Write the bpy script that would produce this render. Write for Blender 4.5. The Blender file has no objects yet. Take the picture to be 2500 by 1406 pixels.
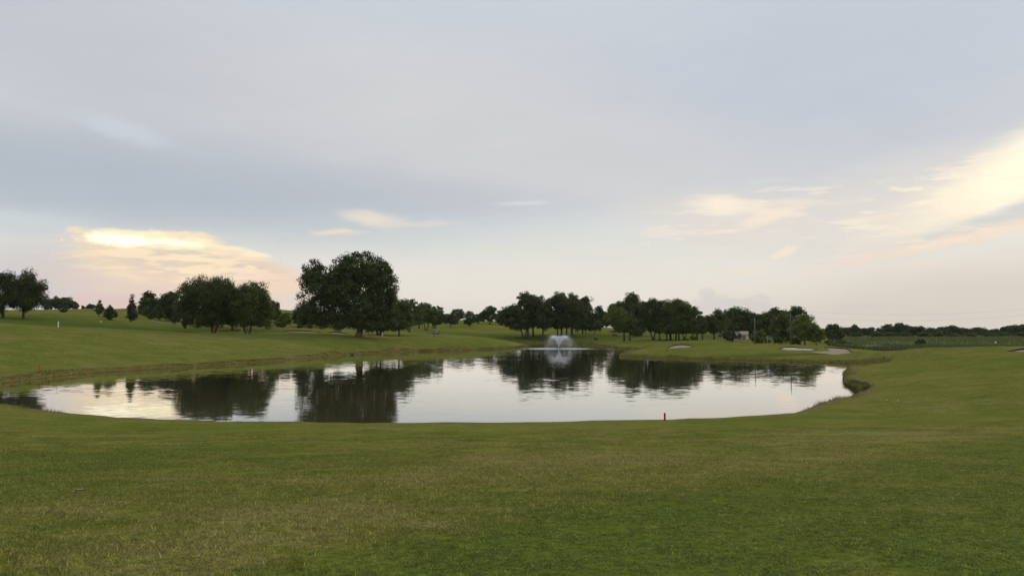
import bpy, math, random
import numpy as np
from mathutils import Vector

# ------------------------------------------------------------------ camera
W_PX, H_PX, F_PX, HORIZON = 2500.0, 1406.0, 2000.0, 795.0
EYE = 7.0                                        # metres above the pond
PITCH = math.atan((HORIZON - H_PX / 2) / F_PX)
scene = bpy.context.scene
col = scene.collection

cam_data = bpy.data.cameras.new('camera')
cam_data.sensor_width = 36.0
cam_data.lens = 36.0 * F_PX / W_PX
cam_data.clip_start = 0.1
cam_data.clip_end = 20000
cam = bpy.data.objects.new('camera', cam_data)
cam.location = (0, 0, EYE)
cam.rotation_euler = (math.pi / 2 + PITCH, 0, 0)
col.objects.link(cam)
scene.camera = cam

scene.view_settings.view_transform = 'Standard'
scene.view_settings.look = 'None'
scene.view_settings.exposure = 0.0
scene.view_settings.gamma = 1.0
scene.view_settings.use_curve_mapping = False
scene.cycles.max_bounces = 6
scene.cycles.diffuse_bounces = 2
scene.cycles.glossy_bounces = 3
scene.cycles.transparent_max_bounces = 24
scene.cycles.volume_bounces = 0

SUN_AZ, SUN_EL = math.radians(50), math.radians(15)


def ray(px, row):
    x, z = (px - W_PX / 2) / F_PX, -(row - H_PX / 2) / F_PX
    c, s = math.cos(PITCH), math.sin(PITCH)
    return np.array([x, c - z * s, s + z * c])


def sky_angles(px, row):
    d = ray(px, row)
    d = d / np.linalg.norm(d)
    return math.atan2(d[0], d[1]) * 2000, math.asin(d[2]) * 2000


def lin(r, g, b):
    f = lambda c: (c / 12.92 if c <= 0.04045 else ((c + 0.055) / 1.055) ** 2.4)
    return (f(r / 255), f(g / 255), f(b / 255), 1.0)


# ------------------------------------------------------------------ node helper
class NT:
    def __init__(self, tree):
        self.t = tree
        self.n = tree.nodes
        self.l = tree.links

    def node(self, kind, **kw):
        nd = self.n.new(kind)
        for k, v in kw.items():
            setattr(nd, k, v)
        return nd

    def put(self, sock, v):
        if isinstance(v, bpy.types.NodeSocket):
            self.l.new(v, sock)
        else:
            if hasattr(sock, 'default_value'):
                try:
                    sock.default_value = v
                except (TypeError, ValueError):
                    sock.default_value = tuple(v)[:3]

    def m(self, op, a, b=0.0, c=0.0, clamp=False):
        nd = self.node('ShaderNodeMath', operation=op, use_clamp=clamp)
        self.put(nd.inputs[0], a)
        self.put(nd.inputs[1], b)
        if len(nd.inputs) > 2:
            self.put(nd.inputs[2], c)
        return nd.outputs[0]

    def vm(self, op, a, b=(0, 0, 0), scale=None):
        nd = self.node('ShaderNodeVectorMath', operation=op)
        self.put(nd.inputs[0], a)
        self.put(nd.inputs[1], b)
        if scale is not None:
            self.put(nd.inputs['Scale'], scale)
        return nd.outputs['Value'] if op in ('LENGTH', 'DOT_PRODUCT', 'DISTANCE') else nd.outputs[0]

    def sep(self, v):
        nd = self.node('ShaderNodeSeparateXYZ')
        self.put(nd.inputs[0], v)
        return nd.outputs

    def comb(self, x, y, z):
        nd = self.node('ShaderNodeCombineXYZ')
        for i, v in enumerate((x, y, z)):
            self.put(nd.inputs[i], v)
        return nd.outputs[0]

    def noise(self, vec, scale, detail=2.0, rough=0.5, dist=0.0, color=False):
        nd = self.node('ShaderNodeTexNoise')
        self.put(nd.inputs['Vector'], vec)
        nd.inputs['Scale'].default_value = scale
        nd.inputs['Detail'].default_value = detail
        nd.inputs['Roughness'].default_value = rough
        nd.inputs['Distortion'].default_value = dist
        return nd.outputs['Color'] if color else nd.outputs['Fac']

    def step(self, v, a, b, lo=0.0, hi=1.0):
        nd = self.node('ShaderNodeMapRange', interpolation_type='SMOOTHSTEP')
        self.put(nd.inputs[0], v)
        for i, q in enumerate((a, b, lo, hi)):
            self.put(nd.inputs[i + 1], q)
        return nd.outputs[0]

    def mix(self, fac, a, b, blend='MIX'):
        nd = self.node('ShaderNodeMix', data_type='RGBA', blend_type=blend)
        self.put(nd.inputs[0], fac)
        self.put(nd.inputs[6], a)
        self.put(nd.inputs[7], b)
        return nd.outputs[2]

    def ramp(self, fac, stops):
        nd = self.node('ShaderNodeValToRGB')
        el = nd.color_ramp.elements
        while len(el) > len(stops):
            el.remove(el[-1])
        while len(el) < len(stops):
            el.new(0.5)
        for e, (p, c) in zip(el, stops):
            e.position = p
            e.color = c
        self.put(nd.inputs[0], fac)
        return nd.outputs[0]


# ------------------------------------------------------------------ world: evening sky with thin cloud deck
def build_world():
    world = bpy.data.worlds.new('World')
    scene.world = world
    world.use_nodes = True
    t = NT(world.node_tree)
    t.n.clear()
    out = t.node('ShaderNodeOutputWorld')
    bg = t.node('ShaderNodeBackground')
    d = t.node('ShaderNodeTexCoord').outputs['Generated']
    x, y, z = t.sep(d)
    az0 = t.m('MULTIPLY', t.m('ARCTAN2', x, y), 2000)
    el0 = t.m('MULTIPLY', t.m('ARCSINE', z), 2000)
    stretched = t.comb(x, y, t.m('MULTIPLY', z, 3.5))
    wob = t.vm('SUBTRACT', t.noise(stretched, 5.0, 4.0, 0.55, color=True), (0.5, 0.5, 0.5))
    fine = t.vm('SUBTRACT', t.noise(stretched, 28.0, 5.0, 0.62, color=True), (0.5, 0.5, 0.5))
    wx, wy, _ = t.sep(wob)
    fx, fy, _ = t.sep(fine)
    az = t.m('ADD', az0, t.m('ADD', t.m('MULTIPLY', wx, 80), t.m('MULTIPLY', fx, 60)))
    el = t.m('ADD', el0, t.m('ADD', t.m('MULTIPLY', wy, 28), t.m('MULTIPLY', fy, 22)))
    crisp = t.vm('SUBTRACT', t.noise(stretched, 75.0, 4.0, 0.6, color=True), (0.5, 0.5, 0.5))
    qx, qy, _ = t.sep(crisp)
    azs = t.m('ADD', az0, t.m('ADD', t.m('MULTIPLY', fx, 46), t.m('MULTIPLY', qx, 26)))
    els = t.m('ADD', el0, t.m('ADD', t.m('MULTIPLY', fy, 20), t.m('MULTIPLY', qy, 13)))

    streak = t.noise(t.comb(x, y, t.m('MULTIPLY', z, 7.0)), 16.0, 6.0, 0.62)
    # clear air behind the clouds
    sky = t.node('ShaderNodeTexSky', sky_type='NISHITA')
    sky.sun_disc = False
    sky.sun_elevation = SUN_EL
    sky.sun_rotation = SUN_AZ
    sky.air_density = 1.0
    sky.dust_density = 1.5
    air = t.mix(1.0, sky.outputs[0], (0.05, 0.05, 0.05, 1), 'MULTIPLY')

    # veil of haze and high cloud: colour by elevation
    e = lambda row: sky_angles(1250, row)[1]
    top = math.pi / 2 * 2000
    g = t.m('DIVIDE', t.m('ADD', t.m('MULTIPLY', el0, 0.6), t.m('MULTIPLY', el, 0.4)), 1000.0, clamp=True)
    P = lambda row: max(0.0, e(row) / 1000.0)
    veil = t.ramp(g, [
        (0.0, lin(221, 215, 207)), (P(740), lin(229, 224, 216)), (P(675), lin(230, 226, 219)),
        (P(600), lin(221, 223, 219)), (P(545), lin(215, 221, 222)), (P(480), lin(208, 212, 216)),
        (P(380), lin(203, 206, 212)), (P(200), lin(206, 209, 216)), (P(20), lin(203, 209, 219)),
        (1.0, lin(208, 212, 221))])
    c = t.mix(0.94, air, t.mix(1.0, veil, (1.05, 1.05, 1.05, 1), 'MULTIPLY'))

    def blob(c, px, row, rx, ry, ang, color, amount=1.0, soft=0.5, warp=True, edge=None, tex=None, square=False):
        a0, e0 = sky_angles(px, row)
        k = math.cos(a0 / 2000)
        rx, ry = rx * k * k, ry * k
        A, E = (az, el) if warp else (azs, els)
        da, de = t.m('SUBTRACT', A, a0), t.m('SUBTRACT', E, e0)
        ca, sa = math.cos(math.radians(ang)), math.sin(math.radians(ang))
        u = t.m('ADD', t.m('MULTIPLY', da, ca / rx), t.m('MULTIPLY', de, sa / rx))
        v = t.m('ADD', t.m('MULTIPLY', da, -sa / ry), t.m('MULTIPLY', de, ca / ry))
        if square:
            r = t.m('POWER', t.m('ADD', t.m('POWER', t.m('ABSOLUTE', u), 5.0), t.m('POWER', t.m('ABSOLUTE', v), 3.0)), 0.25)
        else:
            r = t.m('SQRT', t.m('ADD', t.m('MULTIPLY', u, u), t.m('MULTIPLY', v, v)))
        f = t.step(r, 1.0 - soft, 1.0 + soft, amount, 0.0)
        if edge is not None:                    # cut the cloud off below (-) or above (+) a firm edge
            f = t.m('MULTIPLY', f, t.step(v, edge[0], edge[1]))
        if tex is not None:                     # wispy: only where the streaks are dense
            f = t.m('MULTIPLY', f, t.step(streak, tex[0], tex[1]))
        return t.mix(f, c, color)

    base = c
    # broad greys of the deck
    c = blob(c, 250, 440, 900, 110, -3, lin(176, 186, 199), 0.85, 0.75)
    c = blob(c, 1000, 470, 420, 50, -4, lin(187, 193, 204), 0.6, 0.8)
    c = blob(c, 150, 90, 700, 160, -8, lin(190, 195, 206), 0.6, 0.8)
    c = blob(c, 2050, 170, 700, 190, 6, lin(190, 200, 216), 0.65, 0.8)
    c = blob(c, 1250, 330, 620, 130, -10, lin(211, 211, 214), 0.7, 0.8)
    c = blob(c, 300, 318, 90, 22, -12, lin(205, 213, 223), 0.7, 0.7)
    c = blob(c, 120, 270, 260, 16, -12, lin(200, 207, 217), 0.5, 0.8)
    c = blob(c, 60, 545, 160, 26, 0, lin(206, 214, 220), 0.7, 0.7)
    c = blob(c, 120, 690, 260, 90, 0, lin(199, 196, 203), 0.75, 0.8)
    # tower cloud lit by the low sun, on the left
    c = blob(c, 440, 695, 290, 66, -4, lin(231, 211, 197), 0.95, 0.5)
    c = blob(c, 520, 665, 240, 46, -7, lin(244, 219, 194), 0.95, 0.32, False)
    c = blob(c, 560, 640, 130, 30, -9, lin(246, 223, 196), 0.95, 0.28, False)
    c = blob(c, 350, 622, 170, 52, -2, lin(243, 222, 194), 0.9, 0.35)
    c = blob(c, 640, 672, 100, 20, -9, lin(242, 216, 197), 0.85, 0.4, False)
    c = blob(c, 430, 600, 130, 34, -4, lin(249, 230, 198), 0.9, 0.25, False)
    c = blob(c, 470, 640, 220, 44, -6, lin(219, 206, 196), 0.75, 0.5, False, None, (0.47, 0.60))
    c = blob(c, 420, 640, 240, 50, -6, lin(255, 236, 205), 0.7, 0.5, False, None, (0.56, 0.44))
    c = blob(c, 368, 586, 150, 21, -1.0, (1.0, 0.91, 0.63, 1), 1.0, 0.18, False, None, None, True)
    c = blob(c, 292, 586, 66, 12, -1.0, (1.3, 1.22, 0.96, 1), 1.0, 0.35, False, None, None, True)
    c = blob(c, 420, 592, 70, 7, -1.5, (1.4, 1.3, 0.95, 1), 0.9, 0.5, False)
    c = blob(c, 470, 577, 60, 5, -3, lin(246, 226, 196), 0.8, 0.6, False)
    c = blob(c, 560, 605, 60, 6, -8, lin(255, 240, 205), 0.8, 0.5, False)
    c = blob(c, 628, 623, 36, 7, -4, lin(255, 240, 210), 0.95, 0.4, False)
    c = blob(c, 608, 655, 14, 6, -4, lin(255, 240, 200), 0.8, 0.7, False)
    c = blob(c, 190, 562, 24, 10, 0, lin(246, 224, 196), 0.9, 0.45, False)
    c = blob(c, 189, 584, 7, 6, 0, lin(250, 228, 200), 0.8, 0.5, False)
    c = blob(c, 156, 586, 6, 3, 0, lin(250, 228, 200), 0.7, 0.5, False)
    c = blob(c, 197, 627, 18, 5, 0, lin(244, 222, 196), 0.8, 0.5, False)
    c = blob(c, 240, 622, 22, 8, 0, lin(246, 224, 196), 0.7, 0.5, False)
    c = blob(c, 190, 738, 34, 16, 0, lin(226, 198, 192), 0.8, 0.6, False)
    c = blob(c, 290, 740, 70, 20, 0, lin(223, 198, 193), 0.7, 0.7, False)
    # small lit puffs in the middle
    c = blob(c, 910, 535, 66, 17, -8, lin(238, 225, 212), 0.8, 0.7)
    c = blob(c, 820, 570, 55, 7, 3, lin(240, 223, 208), 0.8, 0.7)
    c = blob(c, 1040, 547, 70, 6, 0, lin(228, 221, 215), 0.6, 0.8)
    c = blob(c, 1275, 497, 60, 5, 0, lin(216, 224, 230), 0.7, 0.8)
    # bank of lit cirrus around the hidden sun, on the right
    c = blob(c, 1830, 545, 260, 60, -4, lin(231, 222, 214), 0.8, 0.8)
    c = blob(c, 2250, 480, 330, 80, 10, lin(226, 221, 216), 0.8, 0.8)
    c = blob(c, 2200, 590, 260, 34, 10, lin(221, 217, 213), 0.7, 0.8)
    c = blob(c, 1770, 500, 74, 19, -8, lin(252, 240, 221), 0.95, 0.7)
    c = blob(c, 1890, 526, 70, 15, 18, lin(248, 234, 217), 0.85, 0.7)
    c = blob(c, 1950, 493, 110, 7, -2, lin(240, 229, 216), 0.7, 0.8)
    c = blob(c, 2500, 440, 400, 66, 20, lin(250, 238, 217), 0.95, 0.7, False, (-0.75, -0.55))
    c = blob(c, 2440, 535, 250, 26, 14, lin(211, 213, 213), 0.6, 0.6)
    c = blob(c, 2610, 365, 300, 80, 26, (1.15, 1.05, 0.82, 1), 1.0, 0.7, True, (-0.9, -0.4))
    c = blob(c, 2350, 580, 330, 15, 12, lin(243, 226, 209), 0.9, 0.6)
    c = blob(c, 2300, 590, 330, 40, 12, lin(250, 232, 214), 0.6, 0.7, False, None, (0.50, 0.62))
    c = blob(c, 1900, 520, 300, 60, 6, lin(250, 237, 219), 0.7, 0.7, False, None, (0.50, 0.62))
    c = blob(c, 2300, 470, 260, 60, 18, lin(255, 244, 222), 0.7, 0.7, False, None, (0.48, 0.60))
    c = blob(c, 2120, 535, 60, 6, 3, lin(244, 230, 214), 0.8, 0.8)
    c = blob(c, 1913, 618, 32, 10, 24, lin(245, 231, 216), 0.9, 0.4, False)
    c = blob(c, 1797, 663, 52, 8, -2, lin(236, 225, 214), 0.75, 0.5, False)
    # faint towers far off, low over the trees
    tower = lin(214, 211, 211)
    for px, row, rx, ry in ((1728, 722, 20, 20), (1745, 742, 60, 22), (1790, 752, 90, 22), (1850, 742, 34, 22), (1856, 722, 14, 8), (1800, 738, 40, 10)):
        c = blob(c, px, row, rx, ry, 0, tower, 0.6, 0.2, False)
    c = blob(c, 2090, 752, 90, 8, 4, lin(214, 208, 206), 0.6, 0.8)
    c = blob(c, 2450, 730, 700, 90, 4, lin(216, 208, 198), 0.85, 0.8)
    # the cloud forms above stand in front of the viewer; elsewhere the even deck goes on
    front = t.m('MULTIPLY', t.step(t.m('ABSOLUTE', az0), 1500, 2300, 1.0, 0.0), t.step(el0, 1000, 1500, 1.0, 0.0))
    # glow of the sun behind the cloud, beyond the right of the frame
    sd = (math.sin(SUN_AZ) * math.cos(SUN_EL), math.cos(SUN_AZ) * math.cos(SUN_EL), math.sin(SUN_EL))
    cosang = t.vm('DOT_PRODUCT', d, sd)
    c = t.mix(t.step(cosang, 0.980, 1.0, 0.0, 0.85), c, (2.2, 1.9, 1.4, 1))
    # fine cirrus grain
    grain = t.noise(stretched, 9.0, 6.0, 0.65)
    bg2 = t.node('ShaderNodeBackground')
    soft = t.mix(0.35, base, lin(196, 202, 212))
    t.put(bg2.inputs['Color'], t.mix(1.0, soft, t.mix(t.noise(stretched, 2.2, 4.0, 0.6), (0.88, 0.89, 0.91, 1), (1.12, 1.11, 1.09, 1)), 'MULTIPLY'))
    c = t.mix(1.0, c, t.mix(grain, (0.95, 0.955, 0.97, 1), (1.05, 1.045, 1.03, 1)), 'MULTIPLY')
    c = t.mix(1.0, c, (1.0, 0.993, 0.970, 1), 'MULTIPLY')
    t.put(bg.inputs['Color'], c)
    bg.inputs['Strength'].default_value = 1.0
    mxs = t.node('ShaderNodeMixShader')
    t.put(mxs.inputs[0], front)
    t.l.new(bg2.outputs[0], mxs.inputs[1])
    t.l.new(bg.outputs[0], mxs.inputs[2])
    t.l.new(mxs.outputs[0], out.inputs[0])
    world.cycles.sampling_method = 'MANUAL'
    world.cycles.sample_map_resolution = 512


build_world()

sun_data = bpy.data.lights.new('sun', 'SUN')
sun_data.energy = 1.0
sun_data.angle = math.radians(14)
sun_data.color = (1.0, 0.86, 0.66)
sun = bpy.data.objects.new('sun', sun_data)
sdir = Vector((math.sin(SUN_AZ) * math.cos(SUN_EL), math.cos(SUN_AZ) * math.cos(SUN_EL), math.sin(SUN_EL)))
sun.rotation_euler = sdir.to_track_quat('Z', 'Y').to_euler()
sun.location = sdir * 300
col.objects.link(sun)


# ------------------------------------------------------------------ object helpers
def at(px, row, D):
    d = ray(px, row)
    return np.array([0, 0, EYE]) + d * (D / d[1])


def tag(o, label=None, cat=None, group=None, kind=None):
    if label:
        o['label'] = label
    if cat:
        o['category'] = cat
    if group:
        o['group'] = group
    if kind:
        o['kind'] = kind
    return o


def empty(name, loc, rz=0.0):
    o = bpy.data.objects.new(name, None)
    o.empty_display_size = 0.3
    o.location = loc
    o.rotation_euler = (0, 0, rz)
    col.objects.link(o)
    return o


def mesh_np(name, verts, faces, smooth=False, attrs=None, mat=None):
    """faces: array (M,k)"""
    verts = np.asarray(verts, dtype=np.float32)
    faces = np.asarray(faces, dtype=np.int32)
    me = bpy.data.meshes.new(name)
    k = faces.shape[1]
    me.vertices.add(len(verts))
    me.vertices.foreach_set('co', verts.ravel())
    me.loops.add(faces.size)
    me.loops.foreach_set('vertex_index', faces.ravel())
    me.polygons.add(len(faces))
    me.polygons.foreach_set('loop_start', np.arange(0, faces.size, k, dtype=np.int32))
    me.polygons.foreach_set('loop_total', np.full(len(faces), k, dtype=np.int32))
    me.polygons.foreach_set('use_smooth', np.full(len(faces), smooth, dtype=bool))
    me.update(calc_edges=True)
    for an, (dom, data) in (attrs or {}).items():
        a = me.attributes.new(an, 'FLOAT', dom)
        a.data.foreach_set('value', np.asarray(data, dtype=np.float32))
    if mat:
        me.materials.append(mat)
    return me


def link(name, me, parent=None, loc=None):
    o = bpy.data.objects.new(name, me)
    if loc is not None:
        o.location = loc
    if parent:
        o.parent = parent
    col.objects.link(o)
    return o


class MB:
    """collects boxes, tubes and sheets into one mesh"""
    def __init__(self):
        self.v, self.f = [], []

    def add(self, vs, fs):
        b = len(self.v)
        self.v += [tuple(p) for p in vs]
        self.f += [tuple(i + b for i in f) for f in fs]
        return self

    def box(self, cx, cy, cz, sx, sy, sz, taper=1.0, shift=0.0):
        hx, hy, hz = sx / 2, sy / 2, sz / 2
        vs = []
        for zz, k, sh in ((-hz, 1, 0), (hz, taper, shift)):
            vs += [(cx - hx * k + sh, cy - hy * k, cz + zz), (cx + hx * k + sh, cy - hy * k, cz + zz),
                   (cx + hx * k + sh, cy + hy * k, cz + zz), (cx - hx * k + sh, cy + hy * k, cz + zz)]
        return self.add(vs, [(3, 2, 1, 0), (4, 5, 6, 7), (0, 1, 5, 4), (1, 2, 6, 5), (2, 3, 7, 6), (3, 0, 4, 7)])

    def tube(self, pts, rads, n=8, cap=True):
        pts = [Vector(p) for p in pts]
        vs, fs = [], []
        for i, p in enumerate(pts):
            d = (pts[min(i + 1, len(pts) - 1)] - pts[max(i - 1, 0)]).normalized()
            ref = Vector((1, 0, 0)) if abs(d.x) < 0.9 else Vector((0, 1, 0))
            a = d.cross(ref).normalized()
            b = d.cross(a)
            for k in range(n):
                th = 2 * math.pi * k / n
                vs.append(p + (a * math.cos(th) + b * math.sin(th)) * rads[i])
        for i in range(len(pts) - 1):
            for k in range(n):
                k2 = (k + 1) % n
                fs.append((i * n + k, i * n + k2, (i + 1) * n + k2, (i + 1) * n + k))
        if cap:
            fs.append(tuple(range(n - 1, -1, -1)))
            fs.append(tuple((len(pts) - 1) * n + k for k in range(n)))
        return self.add(vs, fs)

    def build(self, name, mat, parent=None, smooth=False, loc=None):
        me = bpy.data.meshes.new(name)
        me.from_pydata(self.v, [], self.f)
        me.materials.append(mat)
        if smooth:
            me.polygons.foreach_set('use_smooth', [True] * len(me.polygons))
        me.update()
        return link(name, me, parent, loc)


# ------------------------------------------------------------------ materials
def mat_new(name):
    m = bpy.data.materials.new(name)
    m.use_nodes = True
    t = NT(m.node_tree)
    t.n.clear()
    out = t.node('ShaderNodeOutputMaterial')
    return m, t, out


def simple(name, color, rough=0.7, var=0.12, scale=6.0, metallic=0.0, spec=0.3):
    m, t, out = mat_new(name)
    b = t.node('ShaderNodeBsdfPrincipled')
    pos = t.node('ShaderNodeTexCoord').outputs['Object']
    n = t.noise(pos, scale, 4.0, 0.6)
    lo = tuple(c * (1 - var) for c in color[:3]) + (1,)
    hi = tuple(min(1, c * (1 + var)) for c in color[:3]) + (1,)
    t.put(b.inputs['Base Color'], t.mix(n, lo, hi))
    b.inputs['Roughness'].default_value = rough
    b.inputs['Metallic'].default_value = metallic
    b.inputs['Specular IOR Level'].default_value = spec
    t.l.new(b.outputs[0], out.inputs[0])
    return m


# ------------------------------------------------------------------ ground heights
shore_px = [(-330, 972), (-150, 950), (0, 936), (100, 923), (200, 913), (430, 898), (640, 884), (770, 872),
            (850, 866), (1000, 858.5), (1200, 852.5), (1268, 849.5), (1291, 846), (1283, 842), (1268, 839),
            (1300, 838), (1370, 838), (1425, 839), (1442, 841.5), (1470, 846), (1500, 850), (1555, 853),
            (1588, 855.5), (1545, 858.5), (1523, 865), (1530, 871.5), (1600, 873.5), (1700, 876.5), (1800, 879),
            (1900, 882), (2000, 885), (2100, 887.5), (2162, 889), (2128, 892), (2085, 900), (2061, 911),
            (2056, 925), (2066, 942), (2092, 953), (2090, 964)]
near_px = [(1990, 67.5), (1885, 58.8), (1750, 57), (1600, 55.8), (1300, 54.5), (1100, 54.2), (700, 54.5), (400, 56),
           (200, 59.5), (100, 63), (0, 67.5), (-150, 74), (-300, 78)]
shore_ctrl = []
for px, row in shore_px:
    d = ray(px, row)
    D = -EYE / d[2] * d[1]
    shore_ctrl.append((d[0] / d[1] * D, D))
for px, D in near_px:
    shore_ctrl.append(((px - 1250) / 2000 * D * 1.0, D))
shore_ctrl = np.array(shore_ctrl)


def catmull(P, per=12):
    n = len(P)
    res = []
    for i in range(n):
        p0, p1, p2, p3 = P[(i - 1) % n], P[i], P[(i + 1) % n], P[(i + 2) % n]
        # centripetal keeps the corners from overshooting
        t0 = 0
        t1 = t0 + max(1e-3, np.linalg.norm(p1 - p0)) ** 0.5
        t2 = t1 + max(1e-3, np.linalg.norm(p2 - p1)) ** 0.5
        t3 = t2 + max(1e-3, np.linalg.norm(p3 - p2)) ** 0.5
        for t in np.linspace(t1, t2, per, endpoint=False):
            A1 = (t1 - t) / (t1 - t0) * p0 + (t - t0) / (t1 - t0) * p1
            A2 = (t2 - t) / (t2 - t1) * p1 + (t - t1) / (t2 - t1) * p2
            A3 = (t3 - t) / (t3 - t2) * p2 + (t - t2) / (t3 - t2) * p3
            B1 = (t2 - t) / (t2 - t0) * A1 + (t - t0) / (t2 - t0) * A2
            B2 = (t3 - t) / (t3 - t1) * A2 + (t - t1) / (t3 - t1) * A3
            res.append((t2 - t) / (t2 - t1) * B1 + (t - t1) / (t2 - t1) * B2)
    return np.array(res)


def resample(P, step):
    Q = np.vstack([P, P[:1]])
    L = np.r_[0, np.cumsum(np.linalg.norm(np.diff(Q, axis=0), axis=1))]
    n = int(L[-1] / step)
    s = np.linspace(0, L[-1], n, endpoint=False)
    return np.c_[np.interp(s, L, Q[:, 0]), np.interp(s, L, Q[:, 1])]


rng = np.random.default_rng(7)
shore = resample(catmull(shore_ctrl), 0.45)
# small bays and tussocks along the water's edge
kk = len(shore)
jit = np.zeros(kk)
for wl, amp in ((6.0, 0.22), (2.4, 0.16), (1.1, 0.10)):
    m_ = max(4, int(kk * 0.45 / wl))
    jit += amp * np.interp(np.arange(kk) / kk * m_, np.arange(m_ + 1), np.r_[(q := rng.normal(size=m_)), q[:1]])
tan = np.roll(shore, -1, 0) - np.roll(shore, 1, 0)
tan /= np.linalg.norm(tan, axis=1)[:, None]
area2 = np.sum(shore[:, 0] * np.roll(shore[:, 1], -1) - np.roll(shore[:, 0], -1) * shore[:, 1])
outn = np.c_[tan[:, 1], -tan[:, 0]] * (1 if area2 > 0 else -1)     # points to the land
jit *= np.where(shore[:, 1] < 75, 0.25, 1.0)
shore = shore + outn * jit[:, None]

# signed distance to the shore on a regular grid, + on land
GX0, GX1, GY0, GY1, GS = -130.0, 130.0, 30.0, 360.0, 0.8
gx = np.arange(GX0, GX1 + GS, GS)
gy = np.arange(GY0, GY1 + GS, GS)
PX, PY = np.meshgrid(gx, gy)
pts = np.c_[PX.ravel(), PY.ravel()].astype(np.float32)
poly = shore[::2].astype(np.float32)
a_, b_ = poly, np.roll(poly, -1, 0)
sd = np.empty(len(pts), np.float32)
for i in range(0, len(pts), 6000):
    p = pts[i:i + 6000]
    ap = p[:, None, :] - a_[None]
    ab = (b_ - a_)[None]
    tt = np.clip((ap * ab).sum(2) / (ab * ab).sum(2), 0, 1)
    dd = np.sqrt(((ap - ab * tt[..., None]) ** 2).sum(2)).min(1)
    cond = (a_[None, :, 1] > p[:, None, 1]) != (b_[None, :, 1] > p[:, None, 1])
    xi = a_[None, :, 0] + (p[:, None, 1] - a_[None, :, 1]) / np.where(np.abs(ab[..., 1]) < 1e-9, 1e-9, ab[..., 1]) * ab[..., 0]
    inside = (np.sum(cond & (p[:, None, 0] < xi), axis=1) % 2) == 1
    sd[i:i + 6000] = np.where(inside, -dd, dd)
SD = sd.reshape(PX.shape)


def sdf(x, y):
    fx = np.clip((x - GX0) / GS, 0, SD.shape[1] - 1.001)
    fy = np.clip((y - GY0) / GS, 0, SD.shape[0] - 1.001)
    ix, iy = fx.astype(int), fy.astype(int)
    u, v = fx - ix, fy - iy
    r = SD[iy, ix] * (1 - u) * (1 - v) + SD[iy, ix + 1] * u * (1 - v) + SD[iy + 1, ix] * (1 - u) * v + SD[iy + 1, ix + 1] * u * v
    off = np.maximum(0, np.maximum(GX0 - x, x - GX1)) + np.maximum(0, np.maximum(GY0 - y, y - GY1))
    return r + off


ctrl_px = [  # pixel column, pixel row, depth
    (0, 987, 64.6), (100, 1005, 59), (200, 1015, 56.4), (400, 1028, 53), (700, 1034.5, 51.6), (1100, 1036.5, 51.3),
    (1300, 1035, 51.6), (1600, 1027, 53.2), (1880, 1016, 56),
    (1960, 1008, 60), (2080, 975, 76), (2110, 950, 84), (2085, 918, 108), (2120, 905, 120), (2180, 893, 135),
    (2300, 1000, 58), (2500, 960, 60), (2500, 900, 90), (2300, 930, 80), (2300, 888, 108), (2500, 868, 120),
    (2500, 846.5, 140), (2430, 848, 140), (2360, 853, 140), (2300, 857, 140), (2230, 852, 150), (2150, 850, 160), (2160, 871, 160),
    # green across the water
    (1600, 852, 205), (1540, 860, 200), (1680, 843, 207), (1700, 862, 185), (1900, 866, 175), (2050, 866, 168),
    (1900, 848, 195), (2050, 852, 182), (1600, 837, 226), (1750, 838, 217), (1880, 842.5, 212), (2000, 845, 200),
    (1700, 833, 262), (1600, 833, 275), (1530, 833, 285), (1790, 828, 268), (1740, 831, 280), (1850, 838, 245), (1929, 843, 226),
    (1963, 841, 238), (2010, 843, 240), (1800, 812, 330), (1700, 822, 330), (1920, 828, 300),
    # far shore behind the fountain
    (1350, 833.5, 332), (1300, 825, 338), (1400, 824, 338), (1455, 829, 318), (1520, 840, 275), (1560, 845, 252),
    (1410, 803, 450), (1500, 812, 400), (1300, 806, 430), (1240, 801, 430), (1200, 784, 520), (1150, 787, 500),
    (1100, 799, 420), (1145, 797, 430), (1041, 807, 370), (1064, 818, 335), (1150, 815, 350),
    # left bank
    (1180, 825, 266), (1100, 822.5, 256), (1000, 824, 243), (1240, 832, 272), (1280, 841, 274),
    (877, 823.5, 226), (975, 821, 255), (925, 820.5, 258), (780, 820, 217), (740, 815, 235), (740, 803, 290), (700, 829, 205),
    (605, 818, 238), (520, 815, 240), (420, 812, 198), (200, 806, 182), (0, 800, 170),
    (0, 860, 125), (0, 825, 145), (300, 855, 150), (300, 828, 168), (600, 850, 180), (800, 850, 194), (950, 842, 218), (1100, 838, 236),
    (142, 799, 190), (58, 777, 230), (0, 775, 228), (242, 772, 258), (268, 781, 250), (320, 786, 255),
    (150, 763, 300), (180, 754, 470), (110, 756, 470), (0, 757, 460), (260, 758, 450), (360, 762, 430), (0, 766, 300),
    (378, 774, 325), (416, 783, 302), (430, 792, 285), (520, 803, 275), (650, 800, 295), (692, 798, 282),
    (570, 806, 262), (850, 797, 330), (900, 806, 290), (620, 770, 420), (690, 757, 490), (800, 765, 500), (850, 785, 400),
    (950, 780, 500), (1050, 786, 490), (780, 798, 300),
]
ctrl = [tuple(at(px, row, D)) for px, row, D in ctrl_px]
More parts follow.
